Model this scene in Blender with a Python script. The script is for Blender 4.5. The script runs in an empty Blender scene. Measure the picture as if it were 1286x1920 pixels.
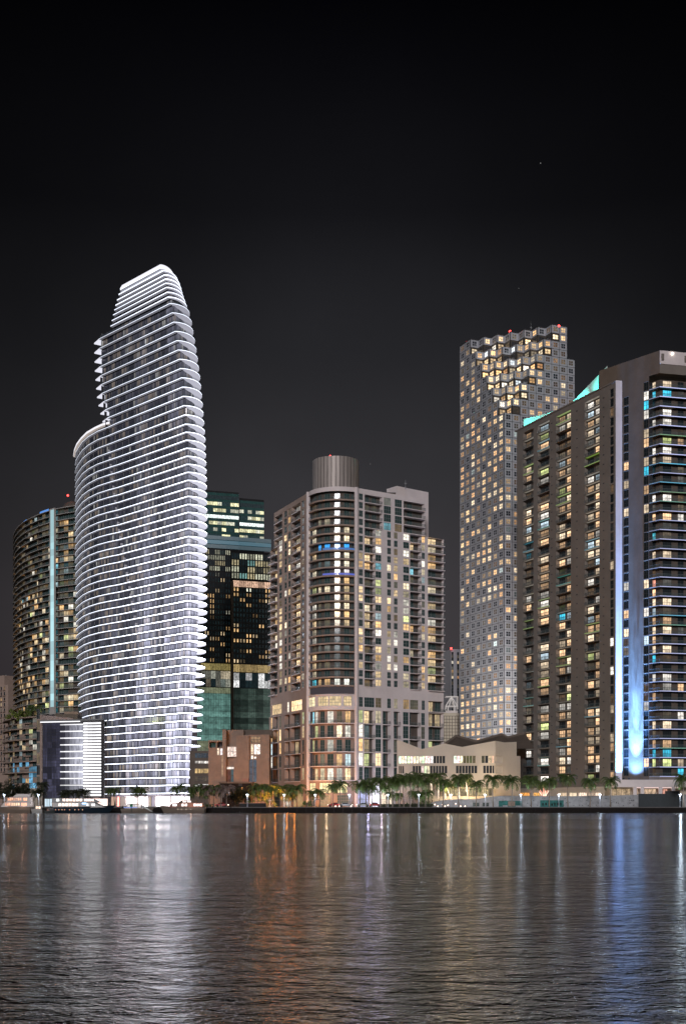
import bpy, math, random
from mathutils import Vector, Matrix
# ---------------------------------------------------------------- camera model
F = 2400.0; H = 2.8; CX = 643.0; HY = 1508.0
sc = bpy.context.scene
col = sc.collection
def G(px, Y): return ((px - CX) / F * Y, float(Y))            # plan point seen at column px, distance Y
def Zp(py, Y): return H - (py - HY) / F * Y                     # height seen at row py, distance Y
cam = bpy.data.cameras.new('camera'); co = bpy.data.objects.new('camera', cam); col.objects.link(co)
co.location = (0, 0, H); co.rotation_euler = (math.pi / 2, 0, 0)
cam.sensor_fit = 'VERTICAL'; cam.sensor_height = 36; cam.lens = 36 * F / 1920
cam.shift_y = (HY - 960) / 1920; cam.clip_start = 0.5; cam.clip_end = 20000
sc.camera = co
sc.view_settings.view_transform = 'Standard'; sc.view_settings.look = 'None'
sc.view_settings.exposure = 0.0; sc.view_settings.gamma = 1
sc.cycles.max_bounces = 5; sc.cycles.diffuse_bounces = 2; sc.cycles.glossy_bounces = 3
sc.cycles.transparent_max_bounces = 12; sc.cycles.sample_clamp_indirect = 8.0
sc.cycles.sample_clamp_direct = 20
sc.cycles.caustics_reflective = False; sc.cycles.caustics_refractive = False
sc.cycles.use_denoising = True

# ---------------------------------------------------------------- materials
MATS = {}
def new_mat(name):
    m = bpy.data.materials.new(name); m.use_nodes = True; MATS[name] = m
    nt = m.node_tree; b = nt.nodes['Principled BSDF']
    return m, nt, b
def plain(name, c, rough=0.7, metal=0.0, var=0.12, scale=0.35, bump=0.0, alpha=1.0, spec=0.3, stretch=(1, 1, 1), emit=None):
    m, nt, b = new_mat(name); N = nt.nodes; Lk = nt.links
    b.inputs['Roughness'].default_value = rough; b.inputs['Metallic'].default_value = metal
    b.inputs['Specular IOR Level'].default_value = spec; b.inputs['Alpha'].default_value = alpha
    geo = N.new('ShaderNodeNewGeometry'); vm = N.new('ShaderNodeVectorMath'); vm.operation = 'MULTIPLY'
    vm.inputs[1].default_value = stretch; Lk.new(geo.outputs['Position'], vm.inputs[0])
    nz = N.new('ShaderNodeTexNoise'); nz.inputs['Scale'].default_value = scale; nz.inputs['Detail'].default_value = 6
    nz.inputs['Roughness'].default_value = 0.65
    Lk.new(vm.outputs[0], nz.inputs['Vector'])
    rp = N.new('ShaderNodeValToRGB'); rp.color_ramp.elements[0].position = 0.3; rp.color_ramp.elements[1].position = 0.7
    rp.color_ramp.elements[0].color = tuple(x * (1 - var) for x in c) + (1,)
    rp.color_ramp.elements[1].color = tuple(min(1, x * (1 + var)) for x in c) + (1,)
    Lk.new(nz.outputs['Fac'], rp.inputs[0]); Lk.new(rp.outputs[0], b.inputs['Base Color'])
    if bump:
        bp = N.new('ShaderNodeBump'); bp.inputs['Strength'].default_value = bump; bp.inputs['Distance'].default_value = 0.05
        n2 = N.new('ShaderNodeTexNoise'); n2.inputs['Scale'].default_value = scale * 8; Lk.new(vm.outputs[0], n2.inputs['Vector'])
        Lk.new(n2.outputs['Fac'], bp.inputs['Height']); Lk.new(bp.outputs[0], b.inputs['Normal'])
    if emit:
        b.inputs['Emission Color'].default_value = tuple(emit[:3]) + (1,); b.inputs['Emission Strength'].default_value = emit[3]
    return m
def pane(name, c, rough=0.1, k=1.0, sx=0.6, sz=0.5, lo=0.5, hi=1.35):
    """glass pane; what shines behind it comes from the face attribute col, broken up by a room texture"""
    m, nt, b = new_mat(name); N = nt.nodes; Lk = nt.links
    b.inputs['Base Color'].default_value = tuple(c) + (1,); b.inputs['Roughness'].default_value = rough
    b.inputs['Specular IOR Level'].default_value = 0.5
    at = N.new('ShaderNodeAttribute'); at.attribute_name = 'col'
    geo = N.new('ShaderNodeNewGeometry'); vm = N.new('ShaderNodeVectorMath'); vm.operation = 'MULTIPLY'
    vm.inputs[1].default_value = (sx, sx, sz); Lk.new(geo.outputs['Position'], vm.inputs[0])
    nz = N.new('ShaderNodeTexNoise'); nz.inputs['Scale'].default_value = 1.0; nz.inputs['Detail'].default_value = 3
    nz.inputs['Roughness'].default_value = 0.7
    Lk.new(vm.outputs[0], nz.inputs['Vector'])
    mr = N.new('ShaderNodeMapRange'); mr.inputs['From Min'].default_value = 0.35; mr.inputs['From Max'].default_value = 0.65
    mr.inputs['To Min'].default_value = lo; mr.inputs['To Max'].default_value = hi
    Lk.new(nz.outputs['Fac'], mr.inputs['Value'])
    mu = N.new('ShaderNodeMath'); mu.operation = 'MULTIPLY'; mu.inputs[1].default_value = k
    Lk.new(mr.outputs[0], mu.inputs[0])
    Lk.new(at.outputs['Color'], b.inputs['Emission Color']); Lk.new(mu.outputs[0], b.inputs['Emission Strength'])
    m.cycles.emission_sampling = 'NONE'
    return m
def led(name, k=1.0, sample=True):
    m, nt, b = new_mat(name); N = nt.nodes; Lk = nt.links
    b.inputs['Base Color'].default_value = (0.3, 0.3, 0.31, 1); b.inputs['Roughness'].default_value = 0.5
    at = N.new('ShaderNodeAttribute'); at.attribute_name = 'col'
    Lk.new(at.outputs['Color'], b.inputs['Emission Color']); b.inputs['Emission Strength'].default_value = k
    if not sample: m.cycles.emission_sampling = 'NONE'
    return m
plain('stucco_white', (0.80, 0.72, 0.71), 0.8, var=0.1, scale=0.15, bump=0.2)
plain('panel_bronze_shade', (0.10, 0.085, 0.075), 0.4, var=0.1)  # bronze glazing; shade beneath each stair box is put into its colour
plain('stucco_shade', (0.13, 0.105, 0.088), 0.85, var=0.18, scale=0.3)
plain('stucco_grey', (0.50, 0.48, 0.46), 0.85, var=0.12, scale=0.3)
plain('stucco_brown', (0.17, 0.13, 0.10), 0.85, var=0.16, scale=0.15, bump=0.3)
plain('stucco_tan', (0.235, 0.205, 0.18), 0.85, var=0.13, scale=0.12, bump=0.3)
plain('stucco_rose', (0.40, 0.30, 0.25), 0.85, var=0.12, scale=0.15, bump=0.2)
plain('panel_white', (0.47, 0.47, 0.51), 0.45, var=0.08, scale=0.25)
plain('joint_dark', (0.02, 0.02, 0.022), 0.8)
plain('frame_white', (0.6, 0.6, 0.6), 0.5)
plain('frame_dark', (0.05, 0.05, 0.055), 0.4)
plain('frame_grey', (0.25, 0.26, 0.27), 0.4)
plain('roof_grey', (0.15, 0.14, 0.14), 0.9)
plain('roof_brown', (0.15, 0.12, 0.10), 0.9, var=0.15)
plain('metal_drum', (0.44, 0.39, 0.36), 0.5, metal=0.25, var=0.3, scale=0.35, stretch=(1.5, 1.5, 0.1))
plain('rail', (0.17, 0.19, 0.19), 0.25, var=0.05, spec=0.6)
plain('rail_glass', (0.10, 0.15, 0.16), 0.1, alpha=0.34, spec=0.8)
plain('concrete_brown', (0.30, 0.22, 0.175), 0.9, var=0.16, scale=0.4, bump=0.4)
plain('concrete_grey', (0.33, 0.33, 0.34), 0.9, var=0.25, scale=0.8, bump=0.5)
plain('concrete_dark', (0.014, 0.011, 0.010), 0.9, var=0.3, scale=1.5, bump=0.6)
plain('soil_grass', (0.05, 0.055, 0.03), 0.95, var=0.3, scale=1.0)
plain('cream_wall', (0.66, 0.58, 0.48), 0.85, var=0.1, scale=0.1, bump=0.2)
plain('bark', (0.16, 0.125, 0.10), 0.9, var=0.3, scale=3, stretch=(1, 1, 4))
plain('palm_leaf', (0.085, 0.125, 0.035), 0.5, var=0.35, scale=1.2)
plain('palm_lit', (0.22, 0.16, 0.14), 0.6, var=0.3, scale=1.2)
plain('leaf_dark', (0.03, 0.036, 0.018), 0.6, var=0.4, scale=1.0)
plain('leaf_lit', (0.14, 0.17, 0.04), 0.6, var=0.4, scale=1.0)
plain('lamp_pole', (0.30, 0.30, 0.33), 0.5)
plain('hull_navy', (0.012, 0.022, 0.035), 0.15, spec=0.6)
plain('hull_cream', (0.20, 0.16, 0.13), 0.3, spec=0.5)
plain('boat_white', (0.42, 0.42, 0.41), 0.35)
plain('boat_dark', (0.05, 0.06, 0.06), 0.3)
plain('teak', (0.28, 0.16, 0.09), 0.6)
plain('paint_green', (0.0, 0.16, 0.06), 0.5)
plain('mural_teal', (0.03, 0.14, 0.13), 0.7, var=0.5, scale=0.8)
plain('car_red', (0.3, 0.02, 0.02), 0.25, spec=0.6)
plain('car_silver', (0.3, 0.31, 0.33), 0.25, metal=0.6)
plain('tyre', (0.012, 0.012, 0.012), 0.8)
plain('fence_dark', (0.03, 0.036, 0.04), 0.6, var=0.2, scale=2)
plain('planter_pink', (0.36, 0.2, 0.16), 0.8)
plain('stone_face', (0.5, 0.38, 0.3), 0.8)
pane('glass_teal', (0.045, 0.085, 0.08))
pane('glass_dark', (0.022, 0.03, 0.034))
pane('glass_blue', (0.035, 0.037, 0.055), 0.2, sx=1.6, sz=0.25, lo=0.5, hi=1.4)
pane('glass_lobby', (0.1, 0.1, 0.1), 0.3, sx=.9, sz=0.1, lo=0.75, hi=1.2)
pane('glass_green', (0.02, 0.06, 0.055), 0.12, sx=0.35, sz=0.5, lo=0.6, hi=1.35)
pane('glass_office', (0.03, 0.035, 0.045), sx=1.0, sz=1.0, lo=0.45, hi=1.45)
led('led', 1.0, True)
led('led_soft', 1.0, False)

# ---------------------------------------------------------------- mesh builder
class MB:
    def __init__(s): s.v = []; s.f = []; s.m = []; s.c = []
    def poly(s, pts, mat, c=(0, 0, 0)):
        n = len(s.v); s.v.extend(pts); s.f.append(tuple(range(n, n + len(pts)))); s.m.append(mat); s.c.append(c)
    quad = lambda s, a, b, c_, d, mat, c=(0, 0, 0): s.poly([a, b, c_, d], mat, c)
    def merge(s, o):
        n = len(s.v); s.v.extend(o.v); s.f.extend(tuple(i + n for i in f) for f in o.f); s.m.extend(o.m); s.c.extend(o.c)
    def fbox(s, fr, u0, u1, z0, z1, d0, d1, mat, c=(0, 0, 0), back=False, fcol=None):
        P = fr.pt
        a, b, c1, d = P(u0, z0, d1), P(u1, z0, d1), P(u1, z1, d1), P(u0, z1, d1)
        e, f, g, h = P(u0, z0, d0), P(u1, z0, d0), P(u1, z1, d0), P(u0, z1, d0)
        s.quad(a, b, c1, d, mat, fcol or c); s.quad(b, f, g, c1, mat, c); s.quad(e, a, d, h, mat, c)
        s.quad(d, c1, g, h, mat, c); s.quad(e, f, b, a, mat, c)
        if back: s.quad(f, e, h, g, mat, c)
    def box(s, x0, x1, y0, y1, z0, z1, mat, c=(0, 0, 0)):
        s.fbox(Fr((x0, y0), (x1, y0)), 0, x1 - x0, z0, z1, -(y1 - y0), 0, mat, c, True)
    def prism(s, pts, z0, z1, mat, c=(0, 0, 0), top=None):
        n = len(pts)
        for i in range(n):
            (ax, ay), (bx, by) = pts[i], pts[(i + 1) % n]
            s.quad((ax, ay, z0), (bx, by, z0), (bx, by, z1), (ax, ay, z1), mat, c)
        s.poly([(x, y, z1) for x, y in pts], top or mat, c); s.poly([(x, y, z0) for x, y in pts][::-1], mat, c)
    def cyl(s, x, y, z0, z1, r0, r1, mat, n=10, c=(0, 0, 0), caps=True):
        for i in range(n):
            a, b = 2 * math.pi * i / n, 2 * math.pi * (i + 1) / n
            s.quad((x + r0 * math.cos(a), y + r0 * math.sin(a), z0), (x + r0 * math.cos(b), y + r0 * math.sin(b), z0),
                   (x + r1 * math.cos(b), y + r1 * math.sin(b), z1), (x + r1 * math.cos(a), y + r1 * math.sin(a), z1), mat, c)
        if caps:
            s.poly([(x + r1 * math.cos(2 * math.pi * i / n), y + r1 * math.sin(2 * math.pi * i / n), z1) for i in range(n)], mat, c)
            s.poly([(x + r0 * math.cos(2 * math.pi * i / n), y + r0 * math.sin(2 * math.pi * i / n), z0) for i in range(n)][::-1], mat, c)
    def tube(s, pts, rad, mat, n=6, c=(0, 0, 0)):
        rings = []
        for i, p in enumerate(pts):
            p = Vector(p); q = Vector(pts[min(i + 1, len(pts) - 1)]) - Vector(pts[max(i - 1, 0)])
            q.normalize(); a = q.orthogonal().normalized() if abs(q.z) < .95 else Vector((1, 0, 0)); b = q.cross(a).normalized(); a = b.cross(q)
            r = rad[i] if isinstance(rad, (list, tuple)) else rad
            rings.append([tuple(p + r * (math.cos(2 * math.pi * k / n) * a + math.sin(2 * math.pi * k / n) * b)) for k in range(n)])
        for i in range(len(rings) - 1):
            for k in range(n):
                s.quad(rings[i][k], rings[i][(k + 1) % n], rings[i + 1][(k + 1) % n], rings[i + 1][k], mat, c)
        s.poly(rings[-1], mat, c); s.poly(rings[0][::-1], mat, c)
    def ball(s, x, y, z, r, mat, c=(0, 0, 0), n=8, sz=1.0):
        P = lambda i, j: (x + r * math.sin(math.pi * i / n) * math.cos(2 * math.pi * j / n), y + r * math.sin(math.pi * i / n) * math.sin(2 * math.pi * j / n), z + r * sz * math.cos(math.pi * i / n))
        for i in range(n):
            for j in range(n):
                if i == 0: s.poly([P(0, 0), P(1, j), P(1, j + 1)], mat, c)
                elif i == n - 1: s.poly([P(i, j), P(n, 0), P(i, j + 1)], mat, c)
                else: s.quad(P(i, j), P(i + 1, j), P(i + 1, j + 1), P(i, j + 1), mat, c)
    def mesh(s, name, off=(0, 0, 0)):
        me = bpy.data.meshes.new(name)
        ox, oy, oz = off
        me.from_pydata([(x - ox, y - oy, z - oz) for x, y, z in s.v], [], s.f)
        names = sorted(set(s.m)); ix = {n: i for i, n in enumerate(names)}
        for n in names: me.materials.append(MATS[n])
        me.polygons.foreach_set('material_index', [ix[m] for m in s.m])
        if any(c != (0, 0, 0) for c in s.c):
            ca = me.color_attributes.new('col', 'FLOAT_COLOR', 'CORNER')
            buf = []
            for f, c in zip(s.f, s.c): buf.extend((c[0], c[1], c[2], 1.0) * len(f))
            ca.data.foreach_set('color', buf)
        me.update()
        return me
    def build(s, name, parent=None, root=None):
        if not s.f: return None
        r = root if root is not None else parent
        off = r['_o'] if r is not None else (0, 0, 0)
        o = bpy.data.objects.new(name, s.mesh(name, off)); col.objects.link(o)
        if parent is not None: o.parent = parent
        return o
class Fr:
    """vertical plane from plan point A to B; u along it, d outwards (towards the camera)"""
    def __init__(s, A, B, flip=False):
        s.A = A; dx, dy = B[0] - A[0], B[1] - A[1]; s.L = math.hypot(dx, dy); s.ux, s.uy = dx / s.L, dy / s.L
        nx, ny = s.uy, -s.ux
        if nx * A[0] + ny * A[1] > 0: nx, ny = -nx, -ny
        if flip: nx, ny = -nx, -ny
        s.nx, s.ny = nx, ny
    def pt(s, u, z, d=0.0): return (s.A[0] + s.ux * u + s.nx * d, s.A[1] + s.uy * u + s.ny * d, z)
    def at(s, px):
        k = (px - CX) / F; return (k * s.A[1] - s.A[0]) / (s.ux - k * s.uy)
    def Y(s, u): return s.A[1] + s.uy * u
    def zp(s, px, py): return Zp(py, s.Y(s.at(px)))
def thing(name, label, cat, loc, group=None):
    o = bpy.data.objects.new(name, None); col.objects.link(o); o.location = loc; o.empty_display_size = 0.5
    o['label'] = label; o['category'] = cat; o['_o'] = [float(x) for x in loc]
    if group: o['group'] = group
    return o
def tag(o, label, cat, group=None):
    o['label'] = label; o['category'] = cat
    if group: o['group'] = group
    return o
def struct(o): o['kind'] = 'structure'; return o
ITEMS = {}
def item(root, part, mb, ctr, area, sub=None):
    ITEMS.setdefault((root.name, part), []).append((mb, sub, ctr, area))
def finish_items():
    bpy.context.view_layer.update(); dg = bpy.context.evaluated_depsgraph_get()
    eye = Vector((0, 0, H))
    for (rn, part), lst in ITEMS.items():
        root = bpy.data.objects[rn]
        if len(lst) > 100:
            sc_ = []
            for k, (mb, sub, ctr, area) in enumerate(lst):
                c = Vector(ctr); d = c - eye; dist = d.length; d.normalize()
                px = CX + F * c.x / c.y; py = HY - F * (c.z - H) / c.y
                vis = 0 < px < 1286 and 0 < py < 1920
                if vis:
                    o = eye.copy(); left = dist - 0.9
                    for _ in range(4):
                        hit, loc, nrm, idx, ob, mx = sc.ray_cast(dg, o, d, distance=max(0.01, left))
                        if not hit: break
                        if ob.name.startswith(('railing', 'balcony')) and False: pass
                        vis = False; break
                sc_.append((area * F * F / (c.y * c.y) * (1.0 if vis else 1e-6), k))
            sc_.sort(reverse=True); keep = set(k for _, k in sc_[:100])
        else: keep = set(range(len(lst)))
        rest = MB(); nr = 0
        for k, (mb, sub, ctr, area) in enumerate(lst):
            if k in keep:
                o = mb.build(part, root)
                if sub is not None and o is not None: sub.build('pane' if part == 'window' else 'railing', o, root)
            else:
                rest.merge(mb); nr += 1
                if sub is not None: rest.merge(sub)
        if nr:
            o = rest.build(part, root); o['kind'] = 'stuff'

# ---------------------------------------------------------------- lit rooms
WARM = [((1.0, .58, .24), 5), ((1.0, .70, .38), 6), ((1.0, .80, .52), 4), ((1, .90, .74), 1.5), ((.85, .95, 1.0), 0.6), ((1.0, .50, .2), 0.7)]
MIX = [((1.0, .60, .26), 4), ((1.0, .72, .40), 6), ((1.0, .82, .55), 5), ((1, .93, .80), 2.5), ((.75, .95, 1.0), 0.7), ((.30, .75, .9), 0.3), ((.85, .9, .4), 0.9)]
OFFI = [((1.0, .66, .33), 6), ((1.0, .55, .24), 4), ((1.0, .78, .5), 3), ((.8, .95, .9), .3)]
COOL = [((.95, .97, .8), 3), ((.8, .95, .85), 2), ((1, .85, .6), 2)]
R = random.Random(7)
def pick(pal):
    t = R.random() * sum(w for _, w in pal)
    for c, w in pal:
        t -= w
        if t <= 0: return c
    return pal[0][0]
def room(p, pal=MIX, lo=0.35, hi=1.7, dim=0.25):
    """colour of a room's light behind a pane: p lit, dim share of the rest glows faintly"""
    x = R.random()
    if x < p: c = pick(pal); k = lo + (hi - lo) * R.random() ** 1.3
    elif x < p + (1 - p) * dim: c = pick(pal); k = 0.04 + 0.12 * R.random()
    else: return (0, 0, 0)
    return (c[0] * k, c[1] * k, c[2] * k)
def window(root, fr, u0, u1, z0, z1, d, c, nx=1, nz=1, fw=0.12, fm='frame_white', gm='glass_teal', part='window', proud=0.06):
    P = fr.pt; w = MB(); g = MB()
    g.quad(P(u0 + .01, z0 + .01, d), P(u1 - .01, z0 + .01, d), P(u1 - .01, z1 - .01, d), P(u0 + .01, z1 - .01, d), gm, c)
    if fw:
        a, b = d + .005, d + proud
        for i in range(nx + 1):
            x = u0 + (u1 - u0) * i / nx; x0 = max(u0, x - fw / 2); x1 = min(u1, x + fw / 2)
            w.quad(P(x0, z0, b), P(x1, z0, b), P(x1, z1, b), P(x0, z1, b), fm)
            w.quad(P(x0, z0, a), P(x0, z0, b), P(x0, z1, b), P(x0, z1, a), fm); w.quad(P(x1, z0, b), P(x1, z0, a), P(x1, z1, a), P(x1, z1, b), fm)
        for i in range(nz + 1):
            z = z0 + (z1 - z0) * i / nz; y0 = max(z0, z - fw / 2); y1 = min(z1, z + fw / 2); b2 = b - .004
            w.quad(P(u0, y0, b2), P(u1, y0, b2), P(u1, y1, b2), P(u0, y1, b2), fm)
            w.quad(P(u0, y0, a), P(u1, y0, a), P(u1, y0, b2), P(u0, y0, b2), fm)
    else: w = g; g = None
    item(root, part, w, P((u0 + u1) / 2, z0 + (z1 - z0) * .6, d), (u1 - u0) * (z1 - z0), g)
def reveal(w, fr, u0, u1, z0, z1, d, m, mc=None):
    P = fr.pt
    w.quad(P(u0, z0, 0), P(u0, z0, d), P(u0, z1, d), P(u0, z1, 0), m); w.quad(P(u1, z0, d), P(u1, z0, 0), P(u1, z1, 0), P(u1, z1, d), m)
    w.quad(P(u0, z1, 0), P(u0, z1, d), P(u1, z1, d), P(u1, z1, 0), mc or m); w.quad(P(u0, z0, d), P(u0, z0, 0), P(u1, z0, 0), P(u1, z0, d), m)
def facade(root, w, fr, U0, U1, Z0, Z1, cols, wm):
    """cols: (u0, u1, [(z0, z1)...], fn(u0,u1,z0,z1,k), depth)"""
    P = fr.pt; cols = sorted(cols, key=lambda c: c[0]); u = U0
    def q(a, b, y, z):
        if b - a > .01 and z - y > .01: w.quad(P(a, y, 0), P(b, y, 0), P(b, z, 0), P(a, z, 0), wm)
    for (a, b, zs, fn, dep) in cols:
        q(u, a, Z0, Z1); z = Z0
        for k, (za, zb) in enumerate(sorted(zs)):
            q(a, b, z, za); reveal(w, fr, a, b, za, zb, -dep, wm); fn(a, b, za, zb, k); z = zb
        q(a, b, z, Z1); u = b
    q(u, U1, Z0, Z1)
def fpoly_inset(pts, d):
    """offset an open plan polyline to its left-hand inner side (away from the camera) by d (number or list)"""
    out = []
    n = len(pts)
    for i in range(n):
        a = pts[max(0, i - 1)]; b = pts[min(n - 1, i + 1)]
        dx, dy = b[0] - a[0], b[1] - a[1]; l = math.hypot(dx, dy) or 1
        k = d[i] if isinstance(d, (list, tuple)) else d
        out.append((pts[i][0] - dy / l * k, pts[i][1] + dx / l * k))
    return out
def resample(pts, step):
    out = [pts[0]]; acc = 0
    L = [math.hypot(pts[i + 1][0] - pts[i][0], pts[i + 1][1] - pts[i][1]) for i in range(len(pts) - 1)]
    T = sum(L); n = max(1, round(T / step)); s = T / n; i = 0; base = 0
    for k in range(1, n):
        t = k * s
        while base + L[i] < t: base += L[i]; i += 1
        f = (t - base) / L[i]; out.append((pts[i][0] + (pts[i + 1][0] - pts[i][0]) * f, pts[i][1] + (pts[i + 1][1] - pts[i][1]) * f))
    out.append(pts[-1]); return out
def interp(x, tab):
    if x <= tab[0][0]: return tab[0][1]
    for (a, b), (c, d) in zip(tab, tab[1:]):
        if x <= c: return b + (d - b) * (x - a) / (c - a)
    return tab[-1][1]
# ================================================================ world, moon glow, water, ground
w = bpy.data.worlds.new('World'); sc.world = w; w.use_nodes = True
nt = w.node_tree; N = nt.nodes; Lk = nt.links; bg = N['Background']
tc = N.new('ShaderNodeTexCoord'); sp = N.new('ShaderNodeSeparateXYZ'); Lk.new(tc.outputs['Generated'], sp.inputs[0])
rp = N.new('ShaderNodeValToRGB'); cr = rp.color_ramp
stops = [(0.0, (.066, .052, .058)), (.06, (.055, .045, .051)), (.14, (.048, .043, .047)), (.24, (.032, .031, .0345)), (.33, (.0165, .0165, .019)), (.42, (.0052, .0052, .0064)), (.53, (.0010, .0010, .0016)), (1, (.0015, .0015, .002))]
cr.elements[0].position = 0; cr.elements[0].color = stops[0][1] + (1,)
cr.elements[1].position = 1; cr.elements[1].color = stops[-1][1] + (1,)
for p, c in stops[1:-1]:
    e = cr.elements.new(p); e.color = c + (1,)
Lk.new(sp.outputs['Z'], rp.inputs[0])
# the city's glow fades sideways and is a little uneven
gx = N.new('ShaderNodeMath'); gx.operation = 'ABSOLUTE'; Lk.new(sp.outputs['X'], gx.inputs[0])
gm = N.new('ShaderNodeMapRange'); gm.interpolation_type = 'SMOOTHSTEP'; gm.inputs['From Min'].default_value = 0.0; gm.inputs['From Max'].default_value = 0.42; gm.inputs['To Min'].default_value = 1.12; gm.inputs['To Max'].default_value = 0.3; Lk.new(gx.outputs[0], gm.inputs['Value'])
gn = N.new('ShaderNodeTexNoise'); gn.inputs['Scale'].default_value = 3.5; gn.inputs['Detail'].default_value = 7; Lk.new(tc.outputs['Generated'], gn.inputs['Vector'])
gr = N.new('ShaderNodeMapRange'); gr.inputs['From Min'].default_value = .3; gr.inputs['From Max'].default_value = .7; gr.inputs['To Min'].default_value = .78; gr.inputs['To Max'].default_value = 1.22; Lk.new(gn.outputs['Fac'], gr.inputs['Value'])
gg = N.new('ShaderNodeMath'); gg.operation = 'MULTIPLY'; Lk.new(gm.outputs[0], gg.inputs[0]); Lk.new(gr.outputs[0], gg.inputs[1])
gv = N.new('ShaderNodeVectorMath'); gv.operation = 'SCALE'; Lk.new(rp.outputs[0], gv.inputs[0]); Lk.new(gg.outputs[0], gv.inputs['Scale'])
# faint stars
vo = N.new('ShaderNodeTexVoronoi'); vo.inputs['Scale'].default_value = 95; Lk.new(tc.outputs['Generated'], vo.inputs['Vector'])
lt = N.new('ShaderNodeMath'); lt.operation = 'LESS_THAN'; lt.inputs[1].default_value = 0.032; Lk.new(vo.outputs['Distance'], lt.inputs[0])
sr = N.new('ShaderNodeSeparateColor'); Lk.new(vo.outputs['Color'], sr.inputs[0])
pw = N.new('ShaderNodeMath'); pw.operation = 'GREATER_THAN'; pw.inputs[1].default_value = 0.93; Lk.new(sr.outputs[0], pw.inputs[0])
mu = N.new('ShaderNodeMath'); mu.operation = 'MULTIPLY'; Lk.new(lt.outputs[0], mu.inputs[0]); Lk.new(pw.outputs[0], mu.inputs[1])
m2 = N.new('ShaderNodeMath'); m2.operation = 'MULTIPLY'; m2.inputs[1].default_value = 0.22; Lk.new(mu.outputs[0], m2.inputs[0])
ad = N.new('ShaderNodeMixRGB'); ad.blend_type = 'ADD'; ad.inputs[0].default_value = 1; Lk.new(gv.outputs[0], ad.inputs[1]); Lk.new(m2.outputs[0], ad.inputs[2])
# last trace of the real sky model, sun well below the horizon
sky = N.new('ShaderNodeTexSky'); sky.sky_type = 'NISHITA'; sky.sun_disc = False; sky.sun_elevation = math.radians(-8); sky.sun_rotation = math.radians(180)
ms = N.new('ShaderNodeMixRGB'); ms.blend_type = 'ADD'; ms.inputs[0].default_value = 0.01; Lk.new(ad.outputs[0], ms.inputs[1]); Lk.new(sky.outputs[0], ms.inputs[2])
Lk.new(ms.outputs[0], bg.inputs['Color']); bg.inputs['Strength'].default_value = 1.0
def sun(name, S, energy, angle, c):
    l = bpy.data.lights.new(name, 'SUN'); l.energy = energy; l.angle = math.radians(angle); l.color = c
    o = bpy.data.objects.new(name, l); col.objects.link(o)
    o.rotation_euler = Vector(S).to_track_quat('Z', 'Y').to_euler(); o.location = (0, -50, 300); return o
sun('moon_glow', (-0.13, -0.95, 0.24), 1.42, 12, (1.0, 0.95, 0.97))
def point(name, loc, power, c, r=0.15):
    l = bpy.data.lights.new(name, 'POINT'); l.energy = power; l.color = c; l.shadow_soft_size = r
    o = bpy.data.objects.new(name, l); col.objects.link(o); o.location = loc; return o
def spot(name, loc, target, power, c, deg, blend=0.6, r=0.2):
    l = bpy.data.lights.new(name, 'SPOT'); l.energy = power; l.color = c; l.spot_size = math.radians(deg); l.spot_blend = blend; l.shadow_soft_size = r
    o = bpy.data.objects.new(name, l); col.objects.link(o); o.location = loc
    o.rotation_euler = (Vector(target) - Vector(loc)).to_track_quat('-Z', 'Y').to_euler(); return o

# water
m, nt, b = new_mat('water_surface'); N = nt.nodes; Lk = nt.links
b.inputs['Base Color'].default_value = (0.006, 0.005, 0.004, 1); b.inputs['Roughness'].default_value = 0.16
b.inputs['IOR'].default_value = 1.33; b.inputs['Specular IOR Level'].default_value = 0.5
tc = N.new('ShaderNodeNewGeometry')
def wav(sx, sy, sc_, det, dist):
    vm = N.new('ShaderNodeVectorMath'); vm.operation = 'MULTIPLY'; vm.inputs[1].default_value = (sx, sy, 1); Lk.new(tc.outputs['Position'], vm.inputs[0])
    nz = N.new('ShaderNodeTexNoise'); nz.inputs['Scale'].default_value = sc_; nz.inputs['Detail'].default_value = det; nz.inputs['Roughness'].default_value = .6
    nz.inputs['Distortion'].default_value = 0.5
    Lk.new(vm.outputs[0], nz.inputs['Vector']); return nz.outputs['Fac'], dist
hs = [wav(.5, .8, .22, 2, .7), wav(.75, 1.0, 1.3, 4, .62), wav(.7, 1.0, 4.2, 3, .22)]
prev = None
for hgt, dist in hs:
    bp = N.new('ShaderNodeBump'); bp.inputs['Strength'].default_value = 1.0; bp.inputs['Distance'].default_value = dist
    Lk.new(hgt, bp.inputs['Height'])
    if prev is not None: Lk.new(prev, bp.inputs['Normal'])
    prev = bp.outputs[0]
Lk.new(prev, b.inputs['Normal'])
wn, _ = wav(.25, 1.0, .035, 4, 0)      # wind patches: smoother and rougher water
wr = N.new('ShaderNodeMapRange'); wr.inputs['From Min'].default_value = .35; wr.inputs['From Max'].default_value = .65; wr.inputs['To Min'].default_value = .09; wr.inputs['To Max'].default_value = .17
Lk.new(wn, wr.inputs['Value']); Lk.new(wr.outputs[0], b.inputs['Roughness'])
mb = MB(); mb.quad((-5000, -400, 0), (5000, -400, 0), (5000, 420.5, 0), (-5000, 420.5, 0), 'water_surface'); struct(mb.build('water'))
GZ = 1.9
mb = MB(); mb.quad((-5000, 420.4, GZ), (5000, 420.4, GZ), (5000, 6000, GZ), (-5000, 6000, GZ), 'soil_grass'); struct(mb.build('ground'))
plain('asphalt', (0.05, 0.05, 0.05), 0.85); plain('paving', (0.2, 0.18, 0.16), 0.85, var=.2)
mb = MB(); mb.quad((-400, 421.2, GZ + .004), (400, 421.2, GZ + .004), (400, 425.5, GZ + .004), (-400, 425.5, GZ + .004), 'paving'); struct(mb.build('promenade_path'))
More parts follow.
